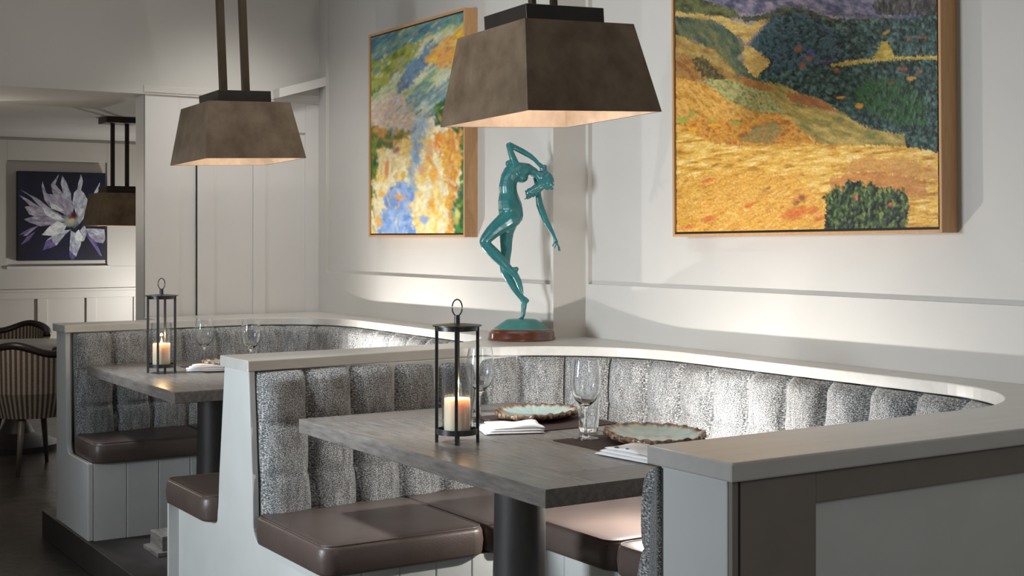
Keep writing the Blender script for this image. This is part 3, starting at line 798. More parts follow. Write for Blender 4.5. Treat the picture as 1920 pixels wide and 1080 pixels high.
P.fill([(1546, 420), (1548, 398), (1552, 380), (1544, 372), (1562, 358), (1572, 344), (1578, 362), (1584, 350), (1592, 338), (1604, 344), (1616, 338), (1624, 352), (1634, 344), (1652, 356), (1658, 356), (1672, 350), (1680, 360), (1690, 358), (1702, 372), (1706, 392), (1702, 420), (1700, 440), (1546, 440)], [(8, 14, 14), (22, 38, 22), (54, 78, 34), (110, 118, 60)], (5, 8), .3, wob=4, wscale=5)
for k in range(60):
    random.seed(900 + k); a = random.uniform(1560, 1695); b = random.uniform(352, 408)
    P.dab(a, b, random.uniform(1.5, 3), random.uniform(3, 7), random.choice([(130, 140, 70), (96, 120, 50), (16, 26, 20), (60, 90, 44)]), random.uniform(-.5, .5), .85)
P.dab(1607, 372, 3, 7, (200, 96, 60)); P.dab(1671, 386, 4, 4, (206, 84, 60))
P.streaks(.22, (5, 1.6), -.3, 77); P.streaks(.16, (2, 2), 0, 78)
X3 = xf + 0.008 - (P.D * 0.0022 + fbm(U / 3.0, V / 3.0, 5, 3) * 0.0022)
canvas_obj('canvas', np.stack([X3, YY, ZZ], -1), P.C, M['oil'], pa)
for o in set(bpy.data.objects) - before:
    if o.parent == pa: o.matrix_parent_inverse = inv
pa.rotation_euler = (math.radians(-0.55), 0, 0)

# ------------------------------------------------------------------ smaller abstract painting
XW = XL; xf = XW + 0.020 - 0.070
pb = empty('painting', (XW, 5.76, 1.52), 'tall abstract oil painting with yellow, orange and blue strokes, behind the statue', 'painting', 'framed oil paintings')
inv = Matrix.Translation((-XW, -5.76, -1.52)); before = set(bpy.data.objects)
Y0, Y1, Z0, Z1 = 5.270, 6.260, 1.521, 2.573
picture_frame(pb, Y0, Y1, Z0, Z1, xf, XW + 0.020, 0.011, 0.011)
nu, nv = 190, 330
yy = np.linspace(Y1 - 0.018, Y0 + 0.018, nu); zz = np.linspace(Z1 - 0.018, Z0 + 0.018, nv)
YY, ZZ = np.meshgrid(yy, zz, indexing='ij')
u = (Y1 - YY) / (Y1 - Y0); v = (Z1 - ZZ) / (Z1 - Z0)
U = 100 * u; V = 200 * v          # 100 x 200 sketch units
P = Paint(U, V)
P.fill(None, [(196, 190, 160), (222, 206, 170), (236, 222, 190)], (16, 14))
P.fill([(-5, -5), (105, -5), (105, 60), (70, 84), (40, 66), (-5, 86)], [(100, 140, 140), (150, 172, 120), (196, 198, 140), (190, 200, 188), (222, 208, 156), (120, 156, 170)], (22, 6), -.5, wob=8)
P.fill([(-5, -5), (105, -5), (105, 10), (60, 16), (30, 24), (-5, 34)], [(50, 90, 112), (76, 124, 140), (120, 158, 140), (60, 104, 124)], (26, 4), -.35, wob=5)
P.fill([(-5, 30), (30, 22), (60, 16), (44, 36), (20, 52), (-5, 64)], [(80, 110, 30), (130, 150, 50), (170, 170, 80), (100, 140, 120)], (10, 6), -.5, wob=6)
P.fill([(30, 56), (46, 36), (76, 22), (80, 32), (60, 46), (36, 66)], [(70, 110, 150), (110, 140, 170), (80, 120, 120)], (14, 5), -.6, wob=5)
P.fill([(66, 30), (100, 14), (105, 30), (100, 44), (80, 48), (62, 40)], [(220, 180, 90), (224, 150, 80), (232, 190, 40)], (12, 7), -.4, wob=5)
P.fill([(-5, 70), (30, 66), (56, 70), (64, 90), (50, 110), (-5, 108)], [(214, 196, 180), (226, 206, 186), (206, 180, 160), (196, 204, 204)], (10, 8), 0, wob=7)
P.fill([(40, 70), (70, 62), (100, 54), (104, 80), (84, 92), (56, 92)], [(150, 176, 170), (90, 130, 140), (186, 196, 180)], (12, 4), -.5, wob=7)
P.fill([(-5, 92), (20, 96), (40, 100), (54, 98), (60, 110), (40, 118), (-5, 122)], [(214, 160, 70), (196, 140, 60), (90, 120, 40), (70, 100, 40)], (6, 5), 0, wob=7)
P.fill([(10, 118), (36, 110), (60, 104), (100, 104), (105, 205), (-5, 205), (4, 160)], [(250, 232, 170), (246, 206, 96), (240, 222, 180), (252, 242, 200), (238, 208, 130)], (8, 14), .1, wob=5)
P.fill([(70, 104), (98, 106), (96, 140), (88, 205), (80, 205), (84, 160), (76, 130)], [(226, 160, 60), (236, 180, 70), (206, 120, 40), (236, 196, 110)], (4, 10), .1, wob=5)
P.fill([(50, 80), (64, 92), (56, 112), (54, 130), (48, 160), (42, 150), (46, 120)], [(150, 180, 200), (180, 200, 206), (130, 160, 200)], (5, 12), 0, wob=5)
P.fill([(20, 152), (40, 146), (48, 152), (46, 168), (50, 184), (54, 205), (2, 205), (16, 180)], [(110, 150, 214), (140, 176, 226), (170, 190, 226), (96, 140, 206)], (9, 8), -.4, wob=5)
P.fill([(-5, 96), (8, 108), (10, 124), (4, 150), (1, 170), (-5, 172)], [(14, 60, 14), (40, 100, 20), (90, 130, 30), (130, 150, 40)], (5, 9), 0, wob=5)
P.fill([(104, 96), (96, 112), (97, 130), (92, 160), (86, 176), (94, 205), (106, 205)], [(10, 60, 30), (20, 96, 40), (80, 140, 40), (16, 80, 90)], (5, 9), 0, wob=5)
P.fill([(66, 84), (80, 76), (104, 60), (106, 108), (88, 104), (70, 98)], [(10, 54, 30), (50, 104, 40), (130, 150, 40)], (7, 6), -.5, wob=5)
for q in ((30, 117, 4, 4, (168, 84, 110)), (20, 134, 2.5, 12, (220, 130, 40)), (30, 142, 3, 4, (236, 176, 40)), (38, 142, 3, 5, (226, 180, 40)), (14, 158, 4, 4, (240, 180, 60)),
          (34, 162, 6, 3, (240, 160, 50)), (68, 184 - 14, 4, 10, (240, 166, 20)), (66, 122, 4, 12, (236, 150, 40)), (74, 116, 5, 8, (232, 130, 30)), (70, 144, 5, 8, (240, 170, 60)), (58, 138, 5, 5, (226, 170, 130)),
          (60, 184, 5, 4, (130, 166, 216)), (10, 184, 5, 6, (236, 180, 90)), (52, 126, 3, 6, (130, 160, 200)), (92, 180, 3, 9, (230, 226, 120))): P.dab(*q[:4], q[4], .1, .9)
P.blur(3); P.streaks(.16, (4, 1.2), -.5, 41)
for k in range(420):
    random.seed(4000 + k); a = random.uniform(0, 100); b = random.uniform(0, 200)
    pal = [(40, 90, 110), (120, 150, 90), (190, 190, 130), (230, 210, 180), (90, 130, 150), (214, 150, 80), (60, 100, 50)] if b < 92 else [(240, 210, 120), (236, 226, 180), (226, 150, 50), (246, 236, 200), (200, 206, 210), (150, 176, 214), (240, 190, 70)]
    if b > 92 and (a < 8 or a > 93): pal = [(20, 70, 20), (60, 120, 40), (10, 50, 40)]
    P.dab(a, b, random.uniform(1.5, 5), random.uniform(.8, 1.8), random.choice(pal), -.6 if b < 92 else random.uniform(.8, 1.8), random.uniform(.25, .6))
P.blur(1)
X3 = xf + 0.008 - fbm(U / 1.2, V / 1.2, 5, 3) * 0.0022
canvas_obj('canvas', np.stack([X3, YY, ZZ], -1), P.C, M['oil'], pb)
for o in set(bpy.data.objects) - before:
    if o.parent == pb: o.matrix_parent_inverse = inv

# ------------------------------------------------------------------ flower photograph on the back wall
pf = empty('photo_print', (2.9, BY, 1.32), 'square photograph of a white flower on dark blue, on the back wall', 'picture')
inv = Matrix.Translation((-2.9, -BY, -1.32)); before = set(bpy.data.objects)
fx0, fx1, fz0, fz1 = 2.546, 3.290, 1.318, 2.090; fy = BY - 0.075
box('print_block', (fx0, fx1, fy, BY - 0.004, fz0, fz1), M['black'], pf, bevel=0.001)
n = 260
xx = np.linspace(fx0 + .001, fx1 - .001, n); zz = np.linspace(fz1 - .001, fz0 + .001, n)
XX, ZZ = np.meshgrid(xx, zz, indexing='ij')
U = 110 + (XX - fx0) / (fx1 - fx0) * 885; V = 115 + (fz1 - ZZ) / (fz1 - fz0) * 885
P = Paint(U / 10, V / 10); P.jit = 0
P.fill(None, [(10, 12, 34), (16, 18, 48), (24, 24, 58)], (30, 30))
def petal(pts, cols):
    P.fill([(a / 10, b / 10) for a, b in pts], cols, (6, 2.2), math.atan2(pts[len(pts) // 2][1] - pts[0][1], pts[len(pts) // 2][0] - pts[0][0]), wob=.35)
WH = [(140, 146, 166), (182, 188, 202), (212, 216, 226)]; LIL = [(128, 122, 146), (162, 158, 176), (192, 188, 202)]; PUR = [(70, 60, 120), (110, 98, 160), (130, 110, 150)]; BR = [(190, 196, 204), (226, 230, 232), (240, 242, 242)]
for pts, c in (([(640, 560), (640, 330), (590, 210), (550, 150), (535, 230), (560, 330), (600, 420)], WH), ([(700, 500), (740, 300), (762, 200), (742, 130), (715, 220), (705, 290)], WH),
               ([(640, 520), (560, 330), (480, 240), (520, 135), (470, 200), (438, 240), (450, 320), (520, 420)], LIL), ([(620, 560), (480, 420), (390, 320), (350, 210), (345, 260), (370, 400), (420, 460)], LIL),
               ([(560, 560), (400, 460), (300, 380), (130, 300), (240, 370), (330, 470), (420, 560)], LIL), ([(540, 580), (380, 500), (220, 400), (120, 350), (200, 430), (260, 500), (400, 600)], LIL),
               ([(560, 600), (400, 500), (260, 450), (175, 470), (220, 540), (360, 590)], LIL), ([(580, 600), (460, 560), (300, 550), (170, 590), (230, 625), (330, 660), (480, 640)], LIL),
               ([(320, 650), (220, 680), (120, 745), (170, 740), (260, 700)], PUR), ([(300, 660), (200, 750), (165, 755), (230, 690)], LIL), ([(280, 710), (200, 760), (135, 845), (220, 800)], PUR),
               ([(800, 500), (840, 380), (900, 280), (940, 205), (925, 300), (860, 400)], WH), ([(700, 560), (820, 480), (830, 420), (770, 320), (720, 270), (670, 320), (655, 420)], WH),
               ([(640, 560), (670, 470), (640, 380), (560, 330), (420, 340), (370, 330), (440, 440), (540, 520)], LIL),
               ([(790, 700), (860, 740), (960, 960), (940, 955), (800, 760)], PUR), ([(790, 680), (900, 680), (985, 690), (995, 780), (970, 830), (900, 820), (830, 760)], LIL), ([(800, 680), (985, 685), (990, 730), (900, 750)], WH),
               ([(640, 700), (740, 760), (745, 830), (690, 960), (650, 1000), (625, 940), (625, 820)], WH), ([(625, 900), (690, 960), (650, 1000), (625, 960)], PUR),
               ([(640, 690), (580, 740), (490, 850), (355, 895), (390, 800), (470, 740), (560, 700)], WH), ([(440, 780), (490, 850), (355, 895), (390, 800)], PUR),
               ([(600, 640), (500, 610), (420, 660), (345, 745), (460, 755), (560, 720)], BR), ([(720, 690), (780, 790), (760, 810), (690, 800), (665, 740)], BR), ([(780, 640), (800, 720), (780, 790), (730, 700)], WH),
               ([(580, 590), (500, 540), (400, 490), (350, 470), (390, 550), (480, 590)], BR), ([(560, 500), (480, 440), (425, 425), (440, 480), (520, 510)], BR), ([(720, 640), (820, 520), (810, 470), (720, 480), (690, 560)], WH)):
    petal(pts, c)
P.dab(64, 60, 9, 7, (176, 190, 186), 0, .8, .3); P.dab(66, 55.5, 5.5, 4.2, (110, 30, 44), -.2, .9, .3); P.dab(67, 54.5, 2.5, 2.2, (50, 14, 24), 0, .9, .2); P.dab(64, 60, 4, 2, (214, 180, 130), -.4, .9, .4); P.dab(62, 64, 5, 1.6, (150, 164, 140), 0, .8, .5)
canvas_obj('print', np.stack([XX, np.full_like(XX, fy - 0.0015), ZZ], -1), P.C, M['print'], pf)
for o in set(bpy.data.objects) - before:
    if o.parent == pf: o.matrix_parent_inverse = inv


# ------------------------------------------------------------------ pendants
def pendant(loc, tilt, ax, ay, h, tx, ty, cx, cy, ch, rodlen, label, lamp_power, rod_r=0.009, rod_gap=0.042, canopy=None, canopy_z=None):
    t = empty('pendant_lamp', loc, label, 'pendant lamp', 'bronze pendant lamps')
    th = 0.006
    # shade: four sloped plates, open below
    vs = []
    def ring(a, b, z): return [(-a, -b, z), (a, -b, z), (a, b, z), (-a, b, z)]
    bm = bmesh.new()
    O0 = [bm.verts.new(p) for p in ring(ax, ay, 0)]; O1 = [bm.verts.new(p) for p in ring(tx, ty, h)]
    I0 = [bm.verts.new(p) for p in ring(ax - th, ay - th, 0)]; I1 = [bm.verts.new(p) for p in ring(tx - th, ty - th, h - th)]
    for i in range(4):
        j = (i + 1) % 4; bm.faces.new([O0[i], O0[j], O1[j], O1[i]]); bm.faces.new([O0[j], O0[i], I0[i], I0[j]])
    bm.faces.new(O1)
    sh = bobj('lamp_shade', bm, M['bronze'], t)
    bm = bmesh.new(); A = [bm.verts.new(p) for p in ring(ax - th, ay - th, 0.0005)]; B = [bm.verts.new(p) for p in ring(tx - th, ty - th, h - th)]
    for i in range(4):
        j = (i + 1) % 4; bm.faces.new([A[i], B[i], B[j], A[j]])
    bm.faces.new(B)
    tag(bobj('shade_lining', bm, M['shade_in'], sh), 'pale glowing inner lining')
    box('top_cap', (-cx, cx, -cy, cy, h, h + ch), M['blackmetal'], t, bevel=0.002)
    for sx in (-1, 1):
        x0 = sx * rod_gap
        box('hanging_rod', (x0 - rod_r, x0 + rod_r, -rod_r, rod_r, h + ch, h + ch + rodlen), M['rod'] if not canopy else M['blackmetal'], t, bevel=0.0015)
    if canopy: box('ceiling_canopy', (-canopy[0], canopy[0], -canopy[1], canopy[1], h + ch + rodlen, h + ch + rodlen + canopy[2]), M['blackmetal'], t, bevel=0.003)
    lathe('bulb', [(0.0001, h - 0.13), (0.022, h - 0.122), (0.03, h - 0.10), (0.026, h - 0.075), (0.014, h - 0.05), (0.014, h - 0.012), (0.0001, h - 0.012)], M['bulb'], t, n=20)
    d = bpy.data.lights.new('pendant_light', 'POINT'); d.energy = lamp_power; d.color = (1, .80, .60); d.shadow_soft_size = 0.03
    lo = bpy.data.objects.new('pendant_light', d); COL.objects.link(lo); lo.parent = t; lo.location = (0, 0, h - 0.17)
    t.rotation_mode = 'QUATERNION'
    ax_ = Vector((math.sin(YAW), math.cos(YAW), 0))
    from mathutils import Quaternion
    t.rotation_quaternion = Quaternion(ax_, -tilt)
    return t


pendant((2.31, 3.43, 1.885), 0.049, 0.243, 0.255, 0.274, 0.198, 0.196, 0.143, 0.121, 0.059, 1.08, 'large bronze pendant with tapered square shade, nearest, hanging over the near table', 1.3, 0.0095, 0.040)
pendant((2.14, 5.65, 1.855), 0.040, 0.228, 0.234, 0.249, 0.186, 0.181, 0.121, 0.124, 0.054, 1.12, 'bronze pendant with tapered square shade over the table in the far booth', 1.1, 0.015, 0.052)
pendant((2.78, 9.70, 1.603), 0.0, 0.215, 0.215, 0.235, 0.175, 0.175, 0.125, 0.11, 0.05, 0.455, 'smaller bronze pendant hung in the back room, half hidden by the partition edge', 1.2, 0.013, 0.052, canopy=(0.125, 0.11, 0.043))


# ------------------------------------------------------------------ tables
def table(loc, sx, sy, px, label):
    """loc = near aisle corner on the platform; extends +x, +y"""
    t = empty('dining_table', loc, label, 'table', 'grey oak booth tables')
    H = TABLE - PLAT; th = 0.046
    tp = box('tabletop', (0, sx, 0, sy, H - th, H - 0.0006), M['wood'], t, bevel=0.003)
    # breadboard border and boards drawn by thin joints
    w = 0.165; g = 0.0016; z = H
    boards = [(0.001, w, 0.001, sy - 0.001), (sx - w, sx - 0.001, 0.001, sy - 0.001)]
    inner = [(w + g, sx - w - g, 0.001, w), (w + g, sx - w - g, sy - w, sy - 0.001)]
    for a, b, c, d in boards: box('edge_board', (a, b, c, d, z - 0.004, z + 0.0006), M['wood'], t, bevel=0.0006)
    for a, b, c, d in inner: box('end_board', (a, b, c, d, z - 0.004, z + 0.0006), M['wood_x'], t, bevel=0.0006)
    n = 4; ww = (sx - 2 * w - 2 * g) / n
    boxes('centre_boards', [(w + g + ww * i, w + g + ww * (i + 1) - g, w + g, sy - w - g, z - 0.004, z + 0.0004) for i in range(n)], M['wood'], t, bevel=0.0006)
    # pedestal: tapered waist flaring to the foot, on a stepped plinth
    cx, cy = px, sy / 2
    lathe('pedestal', [(0.0001, H - th), (0.080, H - th), (0.078, 0.60), (0.080, 0.45), (0.084, 0.30), (0.092, 0.18), (0.100, 0.085), (0.0001, 0.085)], M['darkwood'], t, (cx, cy, 0), n=40)
    boxes('foot', [(cx - 0.27, cx + 0.27, cy - 0.085, cy + 0.085, 0.02, 0.085), (cx - 0.295, cx + 0.295, cy - 0.105, cy + 0.105, 0.0, 0.021)], M['wood'], t, bevel=0.003)
    return t


table((1.795, 2.680, PLAT), 0.86, 1.490, 0.405, 'grey oak dining table with two place settings, in the near booth under the large pendant')
table((1.690, 5.150, PLAT), 0.80, 1.290, 0.40, 'grey oak dining table in the far booth, partly hidden by the booth ledge')
TZ = TABLE + 0.0006


# ------------------------------------------------------------------ lanterns
def lantern(loc, label, rz=YAW):
    t = empty('candle_lantern', loc, label, 'lantern', 'metal candle lanterns', -rz)
    R = 0.0610; HL = 0.345
    for k in range(4):
        a = PI / 2 * k; x, y = R * math.cos(a), R * math.sin(a)
        box('leg', (x - 0.0048, x + 0.0048, y - 0.0048, y + 0.0048, 0, HL), M['steel'], t, bevel=0.0008)
    lid = lathe('lid', [(0.0001, HL), (0.066, HL), (0.0735, HL + 0.001), (0.0735, HL + 0.0045), (0.03, HL + 0.009), (0.0001, HL + 0.010)], M['steel'], t, n=40)
    lathe('neck', [(0.0001, HL + 0.008), (0.0085, HL + 0.008), (0.0085, HL + 0.034), (0.0001, HL + 0.034)], M['steel'], t, n=18)
    # hanging ring, upright, turned a little
    pts = [(0.0155 * math.cos(a) * 0.95, 0.0155 * math.cos(a) * 0.2, HL + 0.056 + 0.0245 * math.sin(a)) for a in np.linspace(0, 2 * PI, 28, endpoint=False)]
    tube('ring_handle', pts, 0.0021, M['steel'], t, closed=True, n=8)
    lathe('top_band', [(0.0585, HL - 0.012), (0.0625, HL - 0.012), (0.0625, HL), (0.0585, HL)], M['steel'], t, closed=True)
    b = lathe('base_ring', [(0.0575, 0.026), (0.0625, 0.026), (0.0625, 0.042), (0.0575, 0.042)], M['steel'], t, closed=True)
    lathe('base_tray', [(0.0001, 0.028), (0.058, 0.028), (0.058, 0.031), (0.0001, 0.031)], M['steel'], t)
    lathe('glass_cylinder', [(0.0465, 0.0312), (0.0465, 0.225), (0.0450, 0.225), (0.0450, 0.0312)], M['thin'], t, closed=True)
    cd = lathe('candle', [(0.0001, 0.0312), (0.0385, 0.0312), (0.039, 0.036), (0.039, 0.128), (0.0375, 0.131), (0.032, 0.127), (0.012, 0.121), (0.0001, 0.119)], M['candle'], t, n=36)
    tube('wick', [(0, 0, 0.119), (0.0008, 0, 0.128)], 0.0008, M['black'], cd, n=6)
    lathe('flame', [(0.0001, 0.126), (0.0035, 0.130), (0.0045, 0.136), (0.003, 0.146), (0.0001, 0.156)], M['flame'], cd, n=12)
    d = bpy.data.lights.new('candle_light', 'POINT'); d.energy = 0.9; d.color = (1, .62, .28); d.shadow_soft_size = 0.006
    lo = bpy.data.objects.new('candle_light', d); COL.objects.link(lo); lo.parent = t; lo.location = (0, 0, 0.165)
    return t


lantern((1.989, 3.441, TZ), 'black metal candle lantern on the near booth table')
lantern((1.885, 5.922, TZ), 'black metal candle lantern on the far booth table')


# ------------------------------------------------------------------ glasses
def wine_glass(loc, label, s=1.0):
    o_ = [(0.0001, 0.003), (0.010, 0.0035), (0.030, 0.002), (0.036, 0.0008), (0.036, 0.0), (0.0001, 0.0)]
    out = [(0.036, 0.0), (0.037, 0.0012), (0.030, 0.003), (0.012, 0.006), (0.005, 0.012), (0.0036, 0.03), (0.0036, 0.078), (0.006, 0.088), (0.014, 0.097), (0.030, 0.112), (0.0405, 0.132), (0.0450, 0.155),
           (0.0450, 0.18), (0.0420, 0.205), (0.0370, 0.232)]
    inn = [(0.0360, 0.232), (0.0408, 0.205), (0.0438, 0.18), (0.0438, 0.155), (0.0392, 0.133), (0.0288, 0.1145), (0.013, 0.1005), (0.0001, 0.096)]
    prof = [(0.0001, 0.0)] + out + inn
    o = lathe('wine_glass', [(r * s, z * s) for r, z in prof], M['glass'], None, loc, n=48)
    return tag(o, label, 'wine glass', 'stemmed wine glasses')


def tumbler(loc, label):
    prof = [(0.0001, 0), (0.0285, 0), (0.030, 0.002), (0.0345, 0.05), (0.0375, 0.105), (0.0362, 0.105), (0.033, 0.05), (0.0285, 0.014), (0.0001, 0.012)]
    return tag(lathe('water_tumbler', prof, M['glass'], None, loc, n=44), label, 'tumbler', 'water tumblers')


wine_glass((2.346, 3.283, TZ + 0.003), 'stemmed wine glass on the brown mat, nearest place setting', 1.03)
wine_glass((2.285, 3.800, TZ), 'stemmed wine glass standing behind the near lantern', 1.05)
tumbler((2.440, 3.400, TZ + 0.0028), 'short water tumbler between the two shell plates')
tumbler((2.36, 4.02, TZ), 'water tumbler behind the lantern at the far end of the near table')
wine_glass((2.150, 6.110, TZ), 'stemmed wine glass nearest the lantern on the far table', 0.98)
wine_glass((2.285, 5.86, TZ), 'wine glass farther from the lantern on the far table, its foot hidden by the ledge', 1.0)


# ------------------------------------------------------------------ mats, plates, napkins
def placemat(loc, sx, sy, rz, label):
    bm = bmesh.new(); add_box(bm, -sx / 2, sx / 2, -sy / 2, sy / 2, 0, 0.0025)
    o = bobj('placemat', bm, M['mat'], None, loc, bevel=0.0008); o.rotation_euler = (0, 0, rz)
    return tag(o, label, 'placemat', 'brown woven placemats')


placemat((2.455, 3.690, TZ), 0.35, 0.40, 0.03, 'brown woven placemat under the shell plate nearer the wine glass and lantern')
placemat((2.430, 3.085, TZ), 0.35, 0.47, 0.03, 'brown woven placemat under the shell plate beside the near ledge')
placemat((2.18, 6.10 - .12, TZ), 0.26, 0.34, 0.03, 'brown woven placemat on the far booth table')


def shell_plate(loc, r, seed, rz, label):
    nr, na = 18, 220; vs, cols, fs = [], [], []
    rng = random.Random(seed)
    ph = [rng.uniform(0, 6.28) for _ in range(9)]
    def edge(a): return 1 + 0.06 * math.sin(2 * a + ph[0]) + 0.04 * math.sin(3 * a + ph[1]) + 0.025 * math.sin(7 * a + ph[2]) + 0.010 * math.sin(13 * a + ph[3]) + 0.008 * math.sin(23 * a + ph[4]) + 0.008 * math.sin(41 * a + ph[5]) + 0.006 * math.sin(53 * a + ph[7])
    top = []
    for i in range(nr + 1):
        f = i / nr
        for k in range(na):
            a = 2 * PI * k / na; e = edge(a) if f > .5 else 1 + (edge(a) - 1) * f * 2
            rr = r * f * e
            z = 0.010 + 0.022 * max(0, (f - 0.45) / 0.55) ** 1.6 + (0.0018 * math.sin(17 * a + ph[6]) + 0.0014 * math.sin(31 * a + ph[7])) * (f > .88)
            vs.append((rr * math.cos(a), rr * 0.86 * math.sin(a), z))
            nz_ = 0.5 + 0.5 * math.sin(31 * a + ph[8] + 9 * f) * math.sin(17 * a + ph[2]) + 0.25 * rng.uniform(-1, 1)
            nz_ = min(1, max(0, nz_))
            if f > 0.93: c = (0.07 + 0.30 * nz_, 0.035 + 0.19 * nz_, 0.022 + 0.11 * nz_)
            elif f > 0.88: c = (0.34 + .34 * nz_, 0.27 + .36 * nz_, 0.18 + .36 * nz_)
            else: c = (0.36 + .12 * f, 0.47 + .14 * f, 0.42 + .14 * f)
            cols.append(c)
    base = len(vs)
    for i in range(4):      # underside, from the rim back in
        f = 1 - i / 3 * 0.45
        for k in range(na):
            a = 2 * PI * k / na; rr = r * f * (edge(a) * (1.02 if i == 0 else 1))
            z = [0.018, 0.010, 0.004, 0.0][i] + (0.003 * math.sin(21 * a + ph[1]) if i < 2 else 0)
            vs.append((rr * math.cos(a), rr * 0.86 * math.sin(a), z))
            nz_ = min(1, max(0, 0.5 + 0.5 * math.sin(29 * a + ph[3] + i) * math.sin(13 * a + ph[6]) + 0.3 * rng.uniform(-1, 1)))
            cols.append((0.06 + 0.4 * nz_ ** 3, 0.03 + 0.3 * nz_ ** 3, 0.02 + 0.2 * nz_ ** 3))
    rows = nr + 5
    for i in range(rows - 1):
        for k in range(na):
            k2 = (k + 1) % na
            fs.append((i * na + k, i * na + k2, (i + 1) * na + k2, (i + 1) * na + k))
    fs.append(tuple((rows - 1) * na + k for k in range(na)))
    me = bpy.data.meshes.new('shell_plate'); me.from_pydata(vs, [], fs)
    ca = me.color_attributes.new('Col', 'FLOAT_COLOR', 'POINT')
    ca.data.foreach_set('color', np.array([(*c, 1) for c in cols], np.float32).ravel())
    me.materials.append(M['shell']); me.polygons.foreach_set('use_smooth', [True] * len(me.polygons))
    o = bpy.data.objects.new('shell_plate', me); COL.objects.link(o); o.location = loc; o.rotation_euler = (0, 0, rz)
    return tag(o, label, 'plate', 'shell edged plates')


MZ = TZ + 0.0026
shell_plate((2.465, 3.735, MZ), 0.155, 3, 0.4, 'pale green oyster-shell plate with rough brown rim beside the folded white napkin')
shell_plate((2.485, 3.125, MZ), 0.175, 8, 1.2, 'oyster-shell plate with rough brown rim beside the near ledge corner')
shell_plate((2.23, 6.02, MZ), 0.12, 5, 0.2, 'brown rimmed shell plate on the far booth table')


def napkin(loc, sx, sy, rz, label):
    """folded cloth: three stacked leaves, softly rumpled"""
    bm = bmesh.new(); rng = random.Random(int(loc[0] * 1000))
    for L_ in range(3):
        nx, ny = 14, 10; ins = 0.006 * L_; grid = []
        for lay in (0, 1):
            g = []
            for i in range(nx + 1):
                row = []
                for j in range(ny + 1):
                    x = -sx / 2 + ins + (sx - 2 * ins) * i / nx + 0.008 * L_; y = -sy / 2 + ins + (sy - 2 * ins) * j / ny
                    zz = L_ * 0.0072 + (0.0062 if lay else 0.0) + (0.0032 * (math.sin(x * 38 + y * 30 + L_) + .6 * math.sin(y * 61 - x * 25)) * (1 if L_ == 2 and lay else 0.12))
                    if lay: zz -= 0.003 * (abs(2 * i / nx - 1) ** 6 + abs(2 * j / ny - 1) ** 6)
                    row.append(bm.verts.new((x, y, max(0, zz))))
                g.append(row)
            grid.append(g)
        for i in range(nx):
            for j in range(ny):
                bm.faces.new([grid[1][i][j], grid[1][i + 1][j], grid[1][i + 1][j + 1], grid[1][i][j + 1]])
                bm.faces.new([grid[0][i][j], grid[0][i][j + 1], grid[0][i + 1][j + 1], grid[0][i + 1][j]])
        for i in range(nx):
            bm.faces.new([grid[0][i][0], grid[0][i + 1][0], grid[1][i + 1][0], grid[1][i][0]]); bm.faces.new([grid[0][i + 1][ny], grid[0][i][ny], grid[1][i][ny], grid[1][i + 1][ny]])
        for j in range(ny):
            bm.faces.new([grid[0][0][j + 1], grid[0][0][j], grid[1][0][j], grid[1][0][j + 1]]); bm.faces.new([grid[0][nx][j], grid[0][nx][j + 1], grid[1][nx][j + 1], grid[1][nx][j]])
    o = bobj('napkin', bm, M['linen'], None, loc, smooth=True); o.rotation_euler = (0, 0, rz)
    return tag(o, label, 'napkin', 'folded white napkins')


napkin((2.248, 3.560, MZ), 0.19, 0.17, -0.35, 'folded white napkin in front of the pale green shell plate')
nk = napkin((2.290, 2.930, MZ), 0.15, 0.24, 0.10, 'folded white napkin with dark buttons beside the near ledge corner')
for dx, dy in ((-0.045, 0.06), (-0.04, 0.02)):
    b = lathe('button', [(0.0001, 0.0), (0.0065, 0.0), (0.0065, 0.0022), (0.004, 0.003), (0.0001, 0.0026)], M['button'], nk, (dx, dy, 0.0208), n=16)
napkin((2.095, 5.94, MZ), 0.17, 0.17, -0.3, 'folded white napkin on the far booth table')


# ------------------------------------------------------------------ statue
st = empty('statue', (2.990, 4.640, CAPT), 'green bronze statue of a dancer arching backwards, on a round wooden base', 'statue', rz=-YAW)
lathe('wooden_base', [(0.0001, 0), (0.139, 0), (0.141, 0.004), (0.137, 0.014), (0.136, 0.030), (0.130, 0.040), (0.124, 0.044), (0.119, 0.047), (0.0001, 0.047)], M['mahog'], st, n=64)
lathe('mound', [(0.0001, 0.046), (0.116, 0.046), (0.108, 0.051), (0.088, 0.066), (0.066, 0.080), (0.058, 0.083), (0.0001, 0.084)], M['verdmat'], st, n=56)
K = 1 / 452.9


def W(u, v, w=0.0): return Vector(((u - 978) * K, w * K, (636 - v) * K))


def blob(name, parts, m, parent):
    bm = bmesh.new()
    for (u, v, w), (ru, rv, rw) in parts:
        mtx = Matrix.Translation(W(u, v, w)) @ Matrix.Diagonal((ru * K, rw * K, rv * K, 1))
        bmesh.ops.create_icosphere(bm, subdivisions=2, radius=1, matrix=mtx)
    o = bobj(name, bm, m, parent, smooth=True)
    md = o.modifiers.new('remesh', 'REMESH'); md.mode = 'VOXEL'; md.voxel_size = 1.3 * K; md.use_smooth_shade = True
    sm = o.modifiers.new('smooth', 'SMOOTH'); sm.iterations = 5; sm.factor = .5
    return o



def chain(pts, wf=1.0, step=2.0):
    """ellipsoids strung along (u, v, w, r) joints so that one closed skin can be grown round them"""
    out = []
    for a, b in zip(pts[:-1], pts[1:]):
        n = max(1, int(math.dist(a[:3], b[:3]) / step))
        for k in range(n):
            f = k / n; u, v, w_, r = [a[i] * (1 - f) + b[i] * f for i in range(4)]; out.append(((u, v, w_), (r, r, r * wf)))
    u, v, w_, r = pts[-1]; out.append(((u, v, w_), (r, r, r * wf)))
    return out


